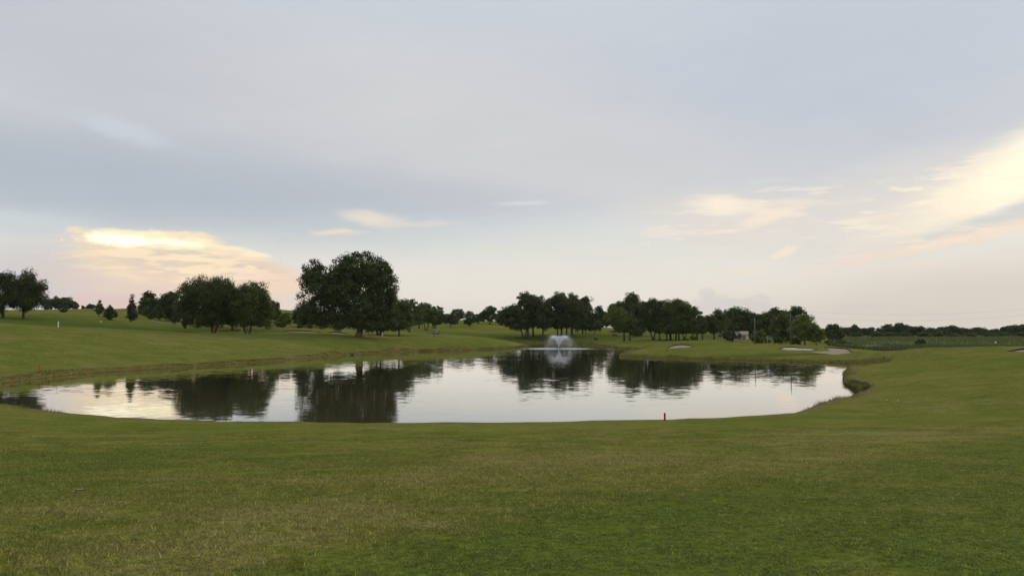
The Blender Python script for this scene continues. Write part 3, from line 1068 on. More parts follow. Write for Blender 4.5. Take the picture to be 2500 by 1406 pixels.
def crown_mesh(lobes, leaf, seed, per_clump=60, clump_r=None, spiky=0.0, density=1.0, flat=0.75):
    r = np.random.default_rng(seed)
    lobes = np.array(lobes, float)
    c, R = lobes[:, :3], lobes[:, 3:]
    la = 0.5 * leaf * leaf * 0.66
    area = np.pi * R[:, 0] * R[:, 2]
    n_leaf = int(np.clip(area.sum() * 4.2 / la * density, 300, 90000))
    nc = max(10, n_leaf // per_clump)
    w = area / area.sum()
    li = r.choice(len(lobes), nc, p=w)
    d = r.normal(size=(nc, 3))
    d /= np.linalg.norm(d, axis=1)[:, None]
    fr = np.where(r.uniform(size=nc) < 0.7, r.uniform(0.74, 0.97, nc), r.uniform(0.2, 0.75, nc))
    cc = c[li] + d * R[li] * fr[:, None]
    if clump_r is None:
        clump_r = float(np.clip(np.sqrt(area.sum()) * 0.085, leaf * 1.3, 1.35))
    cr = clump_r * r.uniform(0.6, 1.35, nc)
    cv = r.uniform(0, 1, nc)
    ci = np.repeat(np.arange(nc), per_clump)
    n = len(ci)
    e = r.normal(size=(n, 3))
    e /= np.linalg.norm(e, axis=1)[:, None]
    p = cc[ci] + e * (cr[ci] * r.uniform(0.35, 1.0, n) ** 0.6)[:, None] * np.array([1, 1, flat])
    if spiky > 0:
        out = d[ci] + np.array([0, 0, 0.35])
        p += out * (np.minimum(np.abs(r.normal(size=n)), 1.6) ** 2 * spiky * clump_r * 0.16)[:, None]
    nrm = e * 0.8 + d[ci] * 0.4 + np.array([0, 0, 0.2]) + r.normal(size=(n, 3)) * 0.45
    nrm /= np.linalg.norm(nrm, axis=1)[:, None]
    tq = np.cross(nrm, r.normal(size=(n, 3)))
    tq /= np.linalg.norm(tq, axis=1)[:, None]
    bq = np.cross(nrm, tq)
    ls = leaf * r.uniform(0.65, 1.3, n)
    t_, b_ = tq * (ls * 0.5)[:, None], bq * (ls * 0.33)[:, None]
    sag = np.array([0, 0, -1]) * (ls * 0.10)[:, None]
    V = np.stack([p - t_ + sag, p + b_, p + t_ + sag, p - b_], 1).reshape(-1, 3)
    F = np.arange(n * 4).reshape(-1, 4)
    v = np.clip(0.55 * cv[ci] + 0.45 * r.uniform(0, 1, n), 0, 1)
    return mesh_np('crown', V, F, False, {'v': ('FACE', v)}, M['leaf'])


def make_lobes(hw, hz0, hz1, style, seed):
    """crown of half width hw between the heights hz0 and hz1, centred over the trunk top"""
    r = np.random.default_rng(seed)
    H = hz1 - hz0
    cz = (hz0 + hz1) / 2
    L = []
    if style == 'cone':
        k = 10
        for i in range(k):
            f = i / (k - 1)
            wdt = hw * (1.0 - 0.86 * f ** 1.1) * (0.75 if i == 0 else 1)
            for q in range(3 if i < 6 else 1):
                a = r.uniform(0, 6.28)
                off = wdt * 0.35 if i < 6 else 0
                L.append((off * math.cos(a), off * math.sin(a), hz0 + H * (0.10 + 0.85 * f), wdt * 0.72, wdt * 0.72, H * 0.12))
        return L
    if style == 'bush':
        for q in range(7):
            a = r.uniform(0, 6.28)
            rr = hw * 0.5 * r.uniform(0.3, 1)
            L.append((rr * math.cos(a), rr * math.sin(a), hz0 + H * r.uniform(0.3, 0.6), hw * r.uniform(.35, .55), hw * r.uniform(.35, .55), H * r.uniform(.28, .42)))
        L.append((0, 0, hz0 + H * 0.45, hw * 0.72, hw * 0.7, H * 0.45))
        return L
    L.append((0, 0, cz + H * 0.0, hw * 0.80, hw * 0.72, H * 0.43))
    n = 11 if style != 'small' else 6
    for i in range(n):
        a = 2 * math.pi * (i + r.uniform(-0.3, 0.3)) / n * 2.0
        up = r.uniform(-0.75, 0.95)
        if style == 'umbrella':
            up = r.uniform(-0.35, 0.9)
        ring = math.sqrt(max(0.05, 1 - up * up * 0.9))
        if style == 'pyramid':
            ring *= 1.0 - 0.35 * (up + 0.75)
        rl = r.uniform(0.28, 0.44)
        rad = hw * max(0.0, ring - rl * 0.95)
        rz = min(H * 0.26, hw * rl * 1.0) * r.uniform(0.8, 1.15)
        z = np.clip(cz + up * H * 0.5, hz0 + rz * 0.8, hz1 - rz * 0.95)
        L.append((rad * math.cos(a), rad * math.sin(a), z, hw * rl, hw * rl, rz))
    # make sure the outline reaches its full width and height
    L.append((-hw * 0.68, r.uniform(-.2, .2) * hw, cz + H * r.uniform(-.25, .05), hw * 0.34, hw * 0.36, H * 0.27))
    L.append((hw * 0.68, r.uniform(-.2, .2) * hw, cz + H * r.uniform(-.25, .05), hw * 0.34, hw * 0.36, H * 0.27))
    for q in range(3):
        L.append((hw * r.uniform(-.5, .5), -hw * 0.35, hz0 + H * 0.22, hw * 0.4, hw * 0.36, H * 0.2))
    L.append((hw * r.uniform(-.25, .25), 0, hz1 - H * 0.17, hw * 0.36, hw * 0.36, H * 0.165))
    return L


def trunk_mb(base_r, fork_h, top, lobes, seed, stems=1, lean=0.0):
    r = random.Random(seed)
    mb = MB()
    targets = [Vector(l[:3]) for l in lobes]
    for s in range(stems):
        a = 6.28 * s / max(1, stems) + r.uniform(0, 1)
        spread = 0 if stems == 1 else base_r * 1.1
        bx, by = spread * math.cos(a) * 0.6, spread * math.sin(a) * 0.6
        fx = bx + (lean + r.uniform(-0.05, 0.05) + (0 if stems == 1 else 0.30 * math.cos(a))) * fork_h
        fy = by + (0 if stems == 1 else 0.30 * math.sin(a)) * fork_h
        br = base_r if stems == 1 else base_r * 0.68
        pts, rad = [], []
        for i in range(6):
            f = i / 5
            wob = base_r * 0.35 * math.sin(f * 5 + s + seed)
            pts.append((bx + (fx - bx) * f + wob * f * (1 - f) * 2, by + (fy - by) * f, -0.25 + (fork_h + 0.25) * f))
            rad.append(br * (1.45 if i == 0 else 1.08 if i == 1 else 1 - 0.28 * f))
        mb.tube(pts, rad, 9)
        fork = Vector(pts[-1])
        mine = [t_ for i, t_ in enumerate(targets) if i % stems == s] or targets[:1]
        mine = sorted(mine, key=lambda q: r.random())[:9]
        for t_ in mine:
            start = fork + Vector((0, 0, -r.uniform(0, 0.22) * fork_h))
            mid = start.lerp(t_, 0.5) + Vector((r.uniform(-.1, .1), r.uniform(-.1, .1), -0.05 * (t_ - start).length))
            r0 = br * r.uniform(0.30, 0.52)
            mb.tube([start, start.lerp(mid, 0.5) + Vector((0, 0, 0.02)), mid, t_], [r0, r0 * 0.8, r0 * 0.55, r0 * 0.18], 6)
    return mb


def tree(label, px, D, left, right, top, bot, tw=4, style='round', seed=1, group=None, tint=(1, 1, 1), name='tree', cat='tree', stems=1, spiky=0.0,
         bark='bark', density=1.0, lobes_px=None, leaf=None, fork=None):
    s = D / 2000.0
    x = (px - 1250) * s
    z = gz(x, D)
    root = empty(name, (x, D, z))
    tag(root, label, cat, group)
    zt = at(px, top, D)[2] - z
    zb = max(0.02 * (zt), at(px, bot, D)[2] - z)
    if lobes_px:
        lobes = []
        rr = random.Random(seed)
        for cx, cy, rx, ry in lobes_px:
            cz = at(px, cy, D)[2] - z
            lobes.append(((cx - px) * s, rr.uniform(-0.5, 0.5) * rx * s * 0.9, cz, rx * s, rx * s, ry * s))
    else:
        hw = (right - left) / 2 * s
        if style != 'cone':
            zb -= (zt - zb) * 0.05
            zb = max(zb, 0.03 * zt)
        lobes = make_lobes(hw, zb, zt, style, seed)
        off = ((left + right) / 2 - px) * s
        lobes = [(l[0] + off,) + tuple(l[1:]) for l in lobes]
    if leaf is None:
        leaf = max(0.30, D * 0.00165)
        if (right - left) < 45:
            leaf *= 0.8
        if style == 'cone':
            leaf = 0.24
    cm = crown_mesh(lobes, leaf, seed * 13 + 5, spiky=spiky, density=density)
    c = link('crown', cm, root)
    c.color = (tint[0], tint[1], tint[2], 1)
    if style != 'bush':
        fh = fork if fork is not None else zb + (zt - zb) * 0.10
        trunk_mb(tw * s / 2, fh, zt, lobes, seed, stems).build('trunk', M[bark], root, True)
    return root


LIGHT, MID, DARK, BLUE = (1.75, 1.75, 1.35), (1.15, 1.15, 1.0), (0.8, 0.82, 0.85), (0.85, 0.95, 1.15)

# left edge and the hillside
tree('dark spreading tree cut off by the left edge of the photo', 8, 225, -62, 48, 668, 763, 8, 'round', 101, tint=DARK, spiky=0.5)
tree('dense dark tree with pointed dome crown beside the left edge tree', 58, 228, 27, 112, 658, 757, 7, 'pyramid', 102, tint=DARK, spiky=0.6)
for i, (px, l, r_, tp) in enumerate(((118, 96, 140, 731), (143, 122, 165, 725), (163, 145, 184, 727), (178, 162, 193, 734))):
    tree(('leftmost tree of the dense clump on the left skyline', 'tallest tree, second from left in the left skyline clump',
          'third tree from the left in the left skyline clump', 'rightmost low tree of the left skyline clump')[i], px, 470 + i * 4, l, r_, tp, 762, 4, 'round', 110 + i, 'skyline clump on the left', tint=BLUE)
for i, (px, l, r_, tp, bt) in enumerate(((207, 194, 222, 745, 757), (222, 206, 240, 742, 757), (296, 280, 310, 754, 761))):
    tree(('tiny low tree just right of the left skyline clump', 'small domed tree between skyline clump and thin young tree',
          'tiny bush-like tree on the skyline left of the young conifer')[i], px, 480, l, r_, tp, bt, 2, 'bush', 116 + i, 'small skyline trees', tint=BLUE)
tree('low dark bush alone on the upper left hillside', 155, 300, 143, 166, 748, 764, 2, 'bush', 120, name='bush', cat='bush', tint=DARK)
tree('thin young tree, leftmost of three on the left slope', 242, 257, 230, 257, 732, 766, 2.2, 'cone', 121, tint=MID, spiky=0.4)
tree('low young tree with wide skirt, middle of three on the left slope', 268, 250, 250, 288, 744, 777, 2.2, 'cone', 122, tint=DARK, spiky=0.7)
tree('tall narrow young conifer, rightmost of three on the left slope', 320, 255, 306, 338, 722, 780, 4.0, 'cone', 123, name='conifer', tint=DARK, spiky=0.6)
tree('round dark tree at the left end of the hillside grove', 353, 335, 338, 384, 713, 768, 4, 'round', 124, tint=DARK)
tree('low round tree second in the hillside grove', 378, 322, 350, 406, 727, 771, 4, 'round', 125, tint=BLUE)
tree('tall dark tree at the right of the hillside grove', 416, 302, 384, 450, 713, 776, 4.5, 'round', 126, tint=DARK)
tree('tiny sapling below the hillside grove', 368, 300, 360, 376, 767, 780, 1.2, 'small', 127, name='sapling', tint=MID)
tree('short leafy sapling between grove and cart path', 391, 296, 381, 402, 756, 778, 2, 'small', 128, name='sapling', tint=MID)
tree('small dark sapling beside the end of the cart path', 428, 285, 418, 440, 769, 788, 2, 'small', 129, name='sapling', tint=DARK)
tree('low ragged bush at the foot of the broad tree on the left', 452, 250, 441, 464, 780, 800, 2, 'bush', 130, name='bush', cat='bush', tint=DARK)

# broad pair on the left bank
tree('broad many-stemmed tree with feathery top on the left bank', 521, 240, 430, 604, 679, 794, 9, 'umbrella', 131, stems=3, spiky=1.0, tint=(0.95, 0.95, 0.9), bark='bark_red', fork=4.4)
tree('rounded tree with forked trunk right of the broad feathery tree', 605, 238, 562, 669, 689, 795, 7, 'round', 132, stems=2, spiky=0.6, tint=MID, bark='bark_red', fork=4.0)
tree('dark bent tree between and behind the two broad bank trees', 568, 262, 520, 622, 704, 790, 5.5, 'round', 133, tint=DARK)
tree('dark straight tree behind the broad feathery tree', 543, 285, 496, 590, 710, 788, 4.5, 'round', 134, tint=DARK)
tree('dark tree peeping out right of the broad pair', 672, 330, 650, 687, 733, 792, 3.5, 'round', 135, tint=DARK)
tree('low grey green bush under the forked bank tree', 634, 288, 614, 656, 772, 801, 2, 'bush', 136, name='bush', cat='bush', tint=BLUE)
tree('small bright green tree left of the giant tree', 692, 280, 671, 714, 763, 795, 2, 'round', 137, tint=LIGHT)
tree('dark tree behind the left side of the giant tree', 740, 300, 708, 768, 751, 797, 3, 'round', 138, tint=DARK)
tree('small dark tree under the left boughs of the giant tree', 775, 296, 757, 798, 764, 791, 2, 'round', 139, tint=DARK)
tree('low dark shrub beneath the left boughs of the giant tree', 757, 284, 748, 767, 786, 801, 2, 'bush', 140, name='bush', cat='bush', tint=DARK)
tree('small rounded shrub next to the low dark shrub', 731, 286, 722, 741, 786, 801, 2, 'bush', 141, name='bush', cat='bush', tint=DARK)

# the giant
tree('giant dark shade tree with thick reddish trunk on the left bank', 877, 226, 724, 977, 611, 800, 16, 'round', 150, bark='bark_red', tint=(0.86, 0.88, 0.82),
     lobes_px=[(873, 656, 58, 45), (836, 668, 38, 42), (918, 668, 40, 44), (933, 702, 36, 50), (764, 668, 26, 32), (750, 690, 20, 24),
               (790, 708, 36, 34), (850, 715, 68, 46), (752, 760, 29, 28), (738, 724, 11, 9), (787, 748, 34, 40), (804, 777, 19, 20), (845, 768, 44, 30),
               (900, 760, 48, 44), (936, 768, 36, 38), (946, 792, 20, 16), (862, 786, 28, 12), (955, 720, 14, 26), (780, 655, 12, 12), (802, 692, 22, 30), (812, 724, 30, 30), (830, 790, 28, 13), (905, 796, 40, 13), (783, 786, 24, 14)],
     leaf=0.46, fork=6.3, density=1.55)
tree('dark tree with twin grey trunks just right of the giant', 925, 262, 893, 984, 742, 806, 7, 'round', 151, stems=2, tint=DARK, fork=3.0)
tree('round dark tree standing two trunks right of the giant', 975, 258, 945, 1014, 731, 807, 4.5, 'round', 152, tint=MID)
tree('tree half hidden behind the round tree right of the giant', 1000, 335, 978, 1032, 731, 792, 4, 'round', 153, tint=MID)

# middle distance on the centre left
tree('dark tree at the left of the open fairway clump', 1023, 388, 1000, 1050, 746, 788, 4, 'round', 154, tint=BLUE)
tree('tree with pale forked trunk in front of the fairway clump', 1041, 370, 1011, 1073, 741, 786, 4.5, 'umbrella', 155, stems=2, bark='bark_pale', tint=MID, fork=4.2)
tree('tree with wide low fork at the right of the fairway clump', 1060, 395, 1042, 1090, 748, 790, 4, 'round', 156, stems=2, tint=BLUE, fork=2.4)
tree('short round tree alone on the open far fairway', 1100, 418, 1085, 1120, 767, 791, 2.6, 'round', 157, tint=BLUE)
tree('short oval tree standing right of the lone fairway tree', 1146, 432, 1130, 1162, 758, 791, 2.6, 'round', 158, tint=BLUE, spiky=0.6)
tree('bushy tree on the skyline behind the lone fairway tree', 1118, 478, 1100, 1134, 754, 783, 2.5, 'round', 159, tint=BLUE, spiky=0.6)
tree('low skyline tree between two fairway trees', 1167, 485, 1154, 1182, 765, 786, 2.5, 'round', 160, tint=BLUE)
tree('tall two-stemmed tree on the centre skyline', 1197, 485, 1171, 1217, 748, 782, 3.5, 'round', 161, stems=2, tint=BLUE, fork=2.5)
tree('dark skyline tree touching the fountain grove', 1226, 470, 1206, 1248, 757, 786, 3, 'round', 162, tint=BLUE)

# grove behind the fountain
G1 = 'grove behind the fountain'
for i, (lb, px, D, l, r_, tp, bt, tw, st, stm) in enumerate((
        ('spreading tree at the left end of the fountain grove', 1279, 336, 1214, 1302, 744, 801, 6, 'round', 2),
        ('tall tree rising above the left end of the fountain grove', 1289, 340, 1256, 1322, 713, 798, 5, 'round', 1),
        ('slim tree third from the left in the fountain grove', 1302, 345, 1280, 1338, 721, 798, 4.5, 'round', 1),
        ('lower tree left of the fountain spray in the grove', 1325, 334, 1303, 1352, 736, 803, 5, 'round', 1),
        ('tall leaning tree straight behind the fountain spray', 1361, 340, 1328, 1386, 712, 799, 4, 'round', 1),
        ('tall tree behind the right half of the fountain spray', 1371, 348, 1348, 1402, 714, 798, 4.5, 'round', 1),
        ('tall slim tree just right of the fountain jet', 1383, 352, 1364, 1426, 716, 797, 4, 'round', 1),
        ('thick-trunked tree right of the fountain in the grove', 1396, 338, 1378, 1432, 724, 802, 7, 'round', 1),
        ('round-topped tree at the right end of the fountain grove', 1422, 362, 1404, 1454, 724, 802, 4, 'round', 1),
        ('thin young tree on the fairway below the grove end', 1430, 385, 1414, 1449, 764, 803, 2.5, 'round', 1),
        ('short young tree right of the thin fairway tree', 1451, 385, 1437, 1471, 782, 806, 2.5, 'round', 1),
        ('distant tree filling the gap between the two groves', 1464, 425, 1446, 1481, 746, 802, 3.5, 'round', 1))):
    tree(lb, px, D, l, r_, tp, bt, tw, st, 170 + i, G1, tint=DARK if i not in (9, 10) else MID, stems=stm, fork=4.0 if stm == 2 else None)

# grove across the green
G2 = 'grove behind the green'
for i, (lb, px, D, l, r_, tp, bt, tw, tint) in enumerate((
        ('light green tree at the left front of the green grove', 1523, 288, 1479, 1550, 750, 806, 5, (1.5, 1.5, 1.1)),
        ('low bushy tree right beside the light green front tree', 1537, 286, 1514, 1574, 774, 818, 5, MID),
        ('tall domed dark tree rising behind the light green tree', 1548, 322, 1497, 1583, 714, 805, 6, DARK),
        ('dark tree behind the left of the light green tree', 1500, 345, 1480, 1528, 740, 803, 4, DARK),
        ('dark leaning tree with paired stems left in the green grove', 1595, 287, 1568, 1620, 731, 808, 5, DARK),
        ('tree with slanting thin trunk second in the green grove', 1610, 281, 1588, 1646, 732, 810, 4, DARK),
        ('tree third from left in the row behind the green', 1627, 279, 1606, 1660, 732, 811, 4.5, MID),
        ('thick-trunked tree in the middle of the row behind the green', 1637, 283, 1618, 1676, 730, 810, 6, MID),
        ('straight tree fifth in the row behind the green', 1650, 280, 1630, 1688, 733, 811, 5, MID),
        ('tree with curved trunk sixth in the row behind the green', 1657, 284, 1640, 1696, 736, 811, 4, MID),
        ('tree with thin double stem seventh in the row behind the green', 1669, 281, 1652, 1706, 742, 813, 3, MID),
        ('narrow tree eighth in the row behind the green', 1701, 277, 1680, 1718, 747, 813, 5, MID),
        ('gappy narrow tree at the right end of the row', 1714, 279, 1696, 1724, 758, 814, 4, MID))):
    tree(lb, px, D, l, r_, tp, bt, tw, 'round', 190 + i, G2, tint=tint, stems=2 if i in (4, 10) else 1, fork=4.2 if i in (4, 10) else None,
         density=0.7 if i in (11, 12) else 1.0)
for i, (px, l, r_, tp, bt) in enumerate(((1690, 680 + 1000, 1702, 820, 834), (1672, 1664, 1682, 824, 834))):
    tree('low shrub between the trunks behind the green', px, 276, l, r_, tp, bt, 2, 'bush', 210 + i, 'shrubs between the trunks', name='bush', cat='bush', tint=MID)

# right-hand wood with the shelter
tree('tree left of the shelter with low hanging leaves', 1743, 284, 1717, 1778, 756, 812, 4, 'round', 220, tint=MID, density=0.8)
tree('tall wide tree right behind the shelter', 1790, 305, 1752, 1834, 750, 810, 5, 'round', 221, tint=MID)
tree('dark tree behind the right end of the shelter', 1828, 303, 1800, 1856, 759, 816, 5, 'round', 222, tint=DARK)
tree('dark tree behind the shorter pole', 1866, 288, 1840, 1898, 760, 822, 4, 'round', 223, tint=DARK)
tree('flat-topped open tree left of the taller pole', 1900, 312, 1866, 1944, 752, 812, 4, 'umbrella', 224, tint=DARK, density=0.7)
tree('flat-topped open tree behind the taller pole', 1945, 312, 1912, 1974, 749, 812, 4, 'umbrella', 225, tint=DARK, density=0.75)
tree('leafy green tree between the two poles', 1908, 264, 1880, 1942, 765, 832, 4, 'round', 226, tint=MID)
tree('yellowish green tree right of the taller pole', 1963, 240, 1930, 1997, 766, 828, 4, 'round', 227, tint=LIGHT, density=0.85)
tree('short yellowish tree at the right end of the wood', 1991, 238, 1970, 2013, 793, 832, 2.5, 'round', 228, tint=LIGHT, density=0.85)
tree('round bright green bush at the foot of the shorter pole', 1847, 234, 1824, 1872, 803, 840, 3, 'bush', 229, name='bush', cat='bush', tint=(1.5, 1.55, 1.2))
tree('dark low spreading tree in front of the shelter', 1788, 256, 1755, 1806, 809, 828, 4, 'round', 230, tint=DARK, stems=3, bark='bark_red', fork=1.1)
tree('grey green bush left of the taller pole', 1902, 238, 1884, 1919, 821, 843, 3, 'bush', 231, name='bush', cat='bush', tint=BLUE)
tree('low thicket bush right of the taller pole', 1942, 243, 1926, 1958, 822, 843, 3, 'bush', 232, name='bush', cat='bush', tint=MID)
tree('small bush behind the blue flag', 1872, 246, 1860, 1886, 826, 842, 3, 'bush', 233, name='bush', cat='bush', tint=MID)
tree('pale rounded bush at the edge of the marsh', 2021, 250, 2007, 2034, 828, 842, 3, 'bush', 234, name='bush', cat='bush', tint=LIGHT)
tree('dark tree standing at the left end of the marsh', 2032, 300, 2008, 2060, 793, 826, 4, 'round', 235, tint=BLUE)
tree('low dark bush in front of the reeds', 2245, 290, 2230, 2262, 827, 841, 3, 'bush', 236, name='bush', cat='bush', tint=DARK)
tree('low green bush at the marsh edge by the wood', 2052, 285, 2038, 2068, 826, 838, 3, 'bush', 237, name='bush', cat='bush', tint=MID)

# distant woods: a few crowns shared by many trees
FAR = []
for k in range(6):
    lobes = make_lobes(5.0, 0.9, 9.0, 'round' if k % 2 else 'umbrella', 300 + k)
    FAR.append((crown_mesh(lobes, 0.85, 320 + k, per_clump=30), None))
far_trunk = trunk_mb(0.22, 2.0, 9, make_lobes(5.0, 0.9, 9.0, 'round', 300), 301)
_t = far_trunk.build('trunk', M['bark'])
far_trunk_me = _t.data
bpy.data.objects.remove(_t)


def far_tree(px, D, width, top, label, group, tint, k):
    s = D / 2000
    x = (px - 1250) * s
    z = gz(x, D)
    root = empty('tree', (x, D, z - 0.1), k * 1.7)
    h = at(px, top, D)[2] - z
    root.scale = (width * s / 10, width * s / 10, h / 9.0)
    tag(root, label, 'tree', group)
    c = link('crown', FAR[k % 6][0], root)
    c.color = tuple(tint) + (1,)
    link('trunk', far_trunk_me, root)


r3 = random.Random(5)
prof = [(2000, 803), (2034, 793), (2060, 797), (2082, 792), (2105, 795), (2120, 803), (2136, 800), (2150, 794), (2172, 790), (2182, 793), (2197, 785), (2210, 788),
        (2220, 800), (2240, 795), (2252, 798), (2280, 801), (2300, 798), (2315, 796), (2335, 800), (2360, 803), (2400, 801), (2440, 801), (2460, 799), (2485, 791), (2540, 793)]
px = 2012
k = 0
while px < 2560:
    tp = np.interp(px, [p[0] for p in prof], [p[1] for p in prof])
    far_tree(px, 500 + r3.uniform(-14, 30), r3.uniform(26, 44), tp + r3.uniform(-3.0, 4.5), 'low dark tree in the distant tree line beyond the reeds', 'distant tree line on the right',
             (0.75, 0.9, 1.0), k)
    px += r3.uniform(13, 24)
    k += 1
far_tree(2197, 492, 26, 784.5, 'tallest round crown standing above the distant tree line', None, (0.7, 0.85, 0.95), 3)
for i in range(12):
    far_tree(2050 + i * 40 + r3.uniform(-8, 8), 478, r3.uniform(28, 40), r3.uniform(808, 812), 'lighter low tree at the front of the distant tree line', 'front of the distant tree line', (1.1, 1.3, 1.15), i)
for i, (px, tp) in enumerate(((1255, 765), (1285, 760), (1320, 758), (1350, 757), (1385, 760), (1420, 757), (1450, 765), (1480, 760), (1510, 763))):
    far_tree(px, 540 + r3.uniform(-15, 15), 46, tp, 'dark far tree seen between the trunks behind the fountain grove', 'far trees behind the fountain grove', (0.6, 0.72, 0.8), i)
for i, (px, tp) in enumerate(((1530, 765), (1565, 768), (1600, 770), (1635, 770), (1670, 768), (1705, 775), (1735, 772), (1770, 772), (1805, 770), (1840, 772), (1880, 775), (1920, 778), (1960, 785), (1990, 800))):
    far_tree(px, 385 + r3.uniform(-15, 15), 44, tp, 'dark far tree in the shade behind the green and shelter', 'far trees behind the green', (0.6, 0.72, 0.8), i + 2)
for i, (px, tp) in enumerate(((905, 782), (930, 780), (955, 778), (975, 775), (1075, 762), (1090, 766))):
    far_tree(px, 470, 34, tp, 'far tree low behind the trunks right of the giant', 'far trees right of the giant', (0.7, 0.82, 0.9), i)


# ------------------------------------------------------------------ fountain
def spray_material(name, alpha):
    m, t, out = mat_new(name)
    d = t.node('ShaderNodeBsdfDiffuse')
    d.inputs['Color'].default_value = (0.88, 0.9, 0.91, 1)
    tr = t.node('ShaderNodeBsdfTranslucent')
    tr.inputs['Color'].default_value = (0.92, 0.94, 0.95, 1)
    mx = t.node('ShaderNodeMixShader')
    mx.inputs[0].default_value = 0.5
    t.l.new(d.outputs[0], mx.inputs[1])
    t.l.new(tr.outputs[0], mx.inputs[2])
    tp = t.node('ShaderNodeBsdfTransparent')
    m2 = t.node('ShaderNodeMixShader')
    m2.inputs[0].default_value = alpha
    t.l.new(tp.outputs[0], m2.inputs[1])
    t.l.new(mx.outputs[0], m2.inputs[2])
    t.l.new(m2.outputs[0], out.inputs[0])
    return m


M['spray'] = spray_material('spray', 0.95)
M['mist'] = spray_material('mist', 0.13)
M['black_plastic'] = simple('black_plastic', (0.02, 0.02, 0.022), 0.5)


def foam_sky_sheen_material():  # splash foam, and the sky's reflection on rippled water painted as white
    m, t, out = mat_new('foam_sky_sheen')
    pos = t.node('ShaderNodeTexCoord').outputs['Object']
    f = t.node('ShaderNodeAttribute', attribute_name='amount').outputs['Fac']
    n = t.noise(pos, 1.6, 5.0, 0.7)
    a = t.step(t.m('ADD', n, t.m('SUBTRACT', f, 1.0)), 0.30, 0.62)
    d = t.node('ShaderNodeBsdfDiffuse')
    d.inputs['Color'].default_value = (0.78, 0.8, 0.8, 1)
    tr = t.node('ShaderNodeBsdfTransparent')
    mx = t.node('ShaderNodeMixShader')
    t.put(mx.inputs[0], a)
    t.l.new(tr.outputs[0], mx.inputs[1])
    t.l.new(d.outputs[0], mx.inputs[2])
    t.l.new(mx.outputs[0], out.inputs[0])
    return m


M['foam_sky_sheen'] = foam_sky_sheen_material()


def build_fountain():
    root = empty('fountain', tuple(FOUNT))
    tag(root, 'floating fountain throwing a white V of spray over the pond', 'fountain')
    mb = MB()
    mb.tube([(0, 0, -0.15), (0, 0, 0.02), (0, 0, 0.10), (0, 0, 0.14)], [0.55, 0.62, 0.5, 0.25], 20)
    mb.build('float', M['black_plastic'], root, True)
    mb = MB()
    mb.tube([(0, 0, 0.1), (0, 0, 0.22), (0, 0, 0.30)], [0.16, 0.13, 0.09], 12)
    mb.build('nozzle', M['black_plastic'], root, True)
    r = np.random.default_rng(77)
    g = 9.81

    def drops(n, vz, vr, tmax, size, spread, tpow=1.0, mat='spray'):
        th = r.uniform(0, 2 * np.pi, n)
        VZ = r.normal(vz[0], vz[1], n)
        VR = np.abs(r.normal(vr[0], vr[1], n))
        T = VZ * 2 / g
        t = (r.uniform(0, 1, n) ** tpow) * tmax * T
        rr = VR * t
        z = 0.3 + VZ * t - 0.5 * g * t * t
        ok = z > 0.02
        sp = spread * (0.1 + t)
        p = np.c_[rr * np.cos(th), rr * np.sin(th), z] + r.normal(size=(n, 3)) * sp[:, None] * np.array([1, 1, 0.7])
        p[:, 0] += 0.10 * t * 2
        ok &= p[:, 2] > 0.02
        p = p[ok]
        n = len(p)
        vel = np.c_[VR * np.cos(th), VR * np.sin(th), VZ - g * t][ok]
        vel /= np.linalg.norm(vel, axis=1)[:, None]
        sz = size * r.uniform(0.5, 1.4, n)
        side = np.cross(vel, r.normal(size=(n, 3)))
        side /= np.linalg.norm(side, axis=1)[:, None]
        a, b = vel * (sz * 1.1)[:, None], side * (sz * 0.30)[:, None]
        V = np.stack([p - a, p + b, p + a, p - b], 1).reshape(-1, 3)
        return mesh_np('drops', V, np.arange(n * 4).reshape(-1, 4), False, None, M[mat])
    vz = math.sqrt(2 * g * 3.25)
    jet = link('jet', drops(18000, (vz, 0.12), (2.3, 0.10), 0.50, 0.075, 0.04, 0.9), root)
    jet['kind'] = 'stuff'
    fall = link('spray', drops(9000, (vz, 0.5), (2.6, 0.42), 1.0, 0.17, 0.16, 0.75, 'mist'), root)
    fall['kind'] = 'stuff'
    top = link('mist', drops(6000, (vz, 0.3), (2.4, 0.35), 0.64, 0.15, 0.14, 0.5, 'mist'), root)
    top['kind'] = 'stuff'
    rr_, aa = np.linspace(0, 30, 24), np.linspace(0, 2 * np.pi, 72, endpoint=False)  # wide white sheet: foam near the jet, painted sky reflection farther out
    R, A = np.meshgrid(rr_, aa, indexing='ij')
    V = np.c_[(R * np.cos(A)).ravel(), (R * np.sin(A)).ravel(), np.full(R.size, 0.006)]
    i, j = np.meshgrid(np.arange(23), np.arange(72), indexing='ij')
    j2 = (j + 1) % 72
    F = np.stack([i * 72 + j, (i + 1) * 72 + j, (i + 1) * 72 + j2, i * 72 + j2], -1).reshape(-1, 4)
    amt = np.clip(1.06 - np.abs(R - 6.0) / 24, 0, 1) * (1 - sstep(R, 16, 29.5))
    link('foam_sky_sheen', mesh_np('foam_sky_sheen', V, F, True, {'amount': ('POINT', amt.ravel())}, M['foam_sky_sheen']), root)


build_fountain()


# ------------------------------------------------------------------ sand bunkers
def sand_material():
    m, t, out = mat_new('sand')
    b = t.node('ShaderNodeBsdfPrincipled')
    pos = t.node('ShaderNodeNewGeometry').outputs['Position']
    n = t.noise(pos, 0.5, 4.0, 0.6)
    oc = t.node('ShaderNodeObjectInfo').outputs['Color']
    t.put(b.inputs['Base Color'], t.mix(1.0, t.mix(n, (0.27, 0.22, 0.17, 1), (0.38, 0.32, 0.25, 1)), oc, 'MULTIPLY'))
    b.inputs['Roughness'].default_value = 0.95
    b.inputs['Specular IOR Level'].default_value = 0.1
    t.l.new(b.outputs[0], out.inputs[0])
    return m


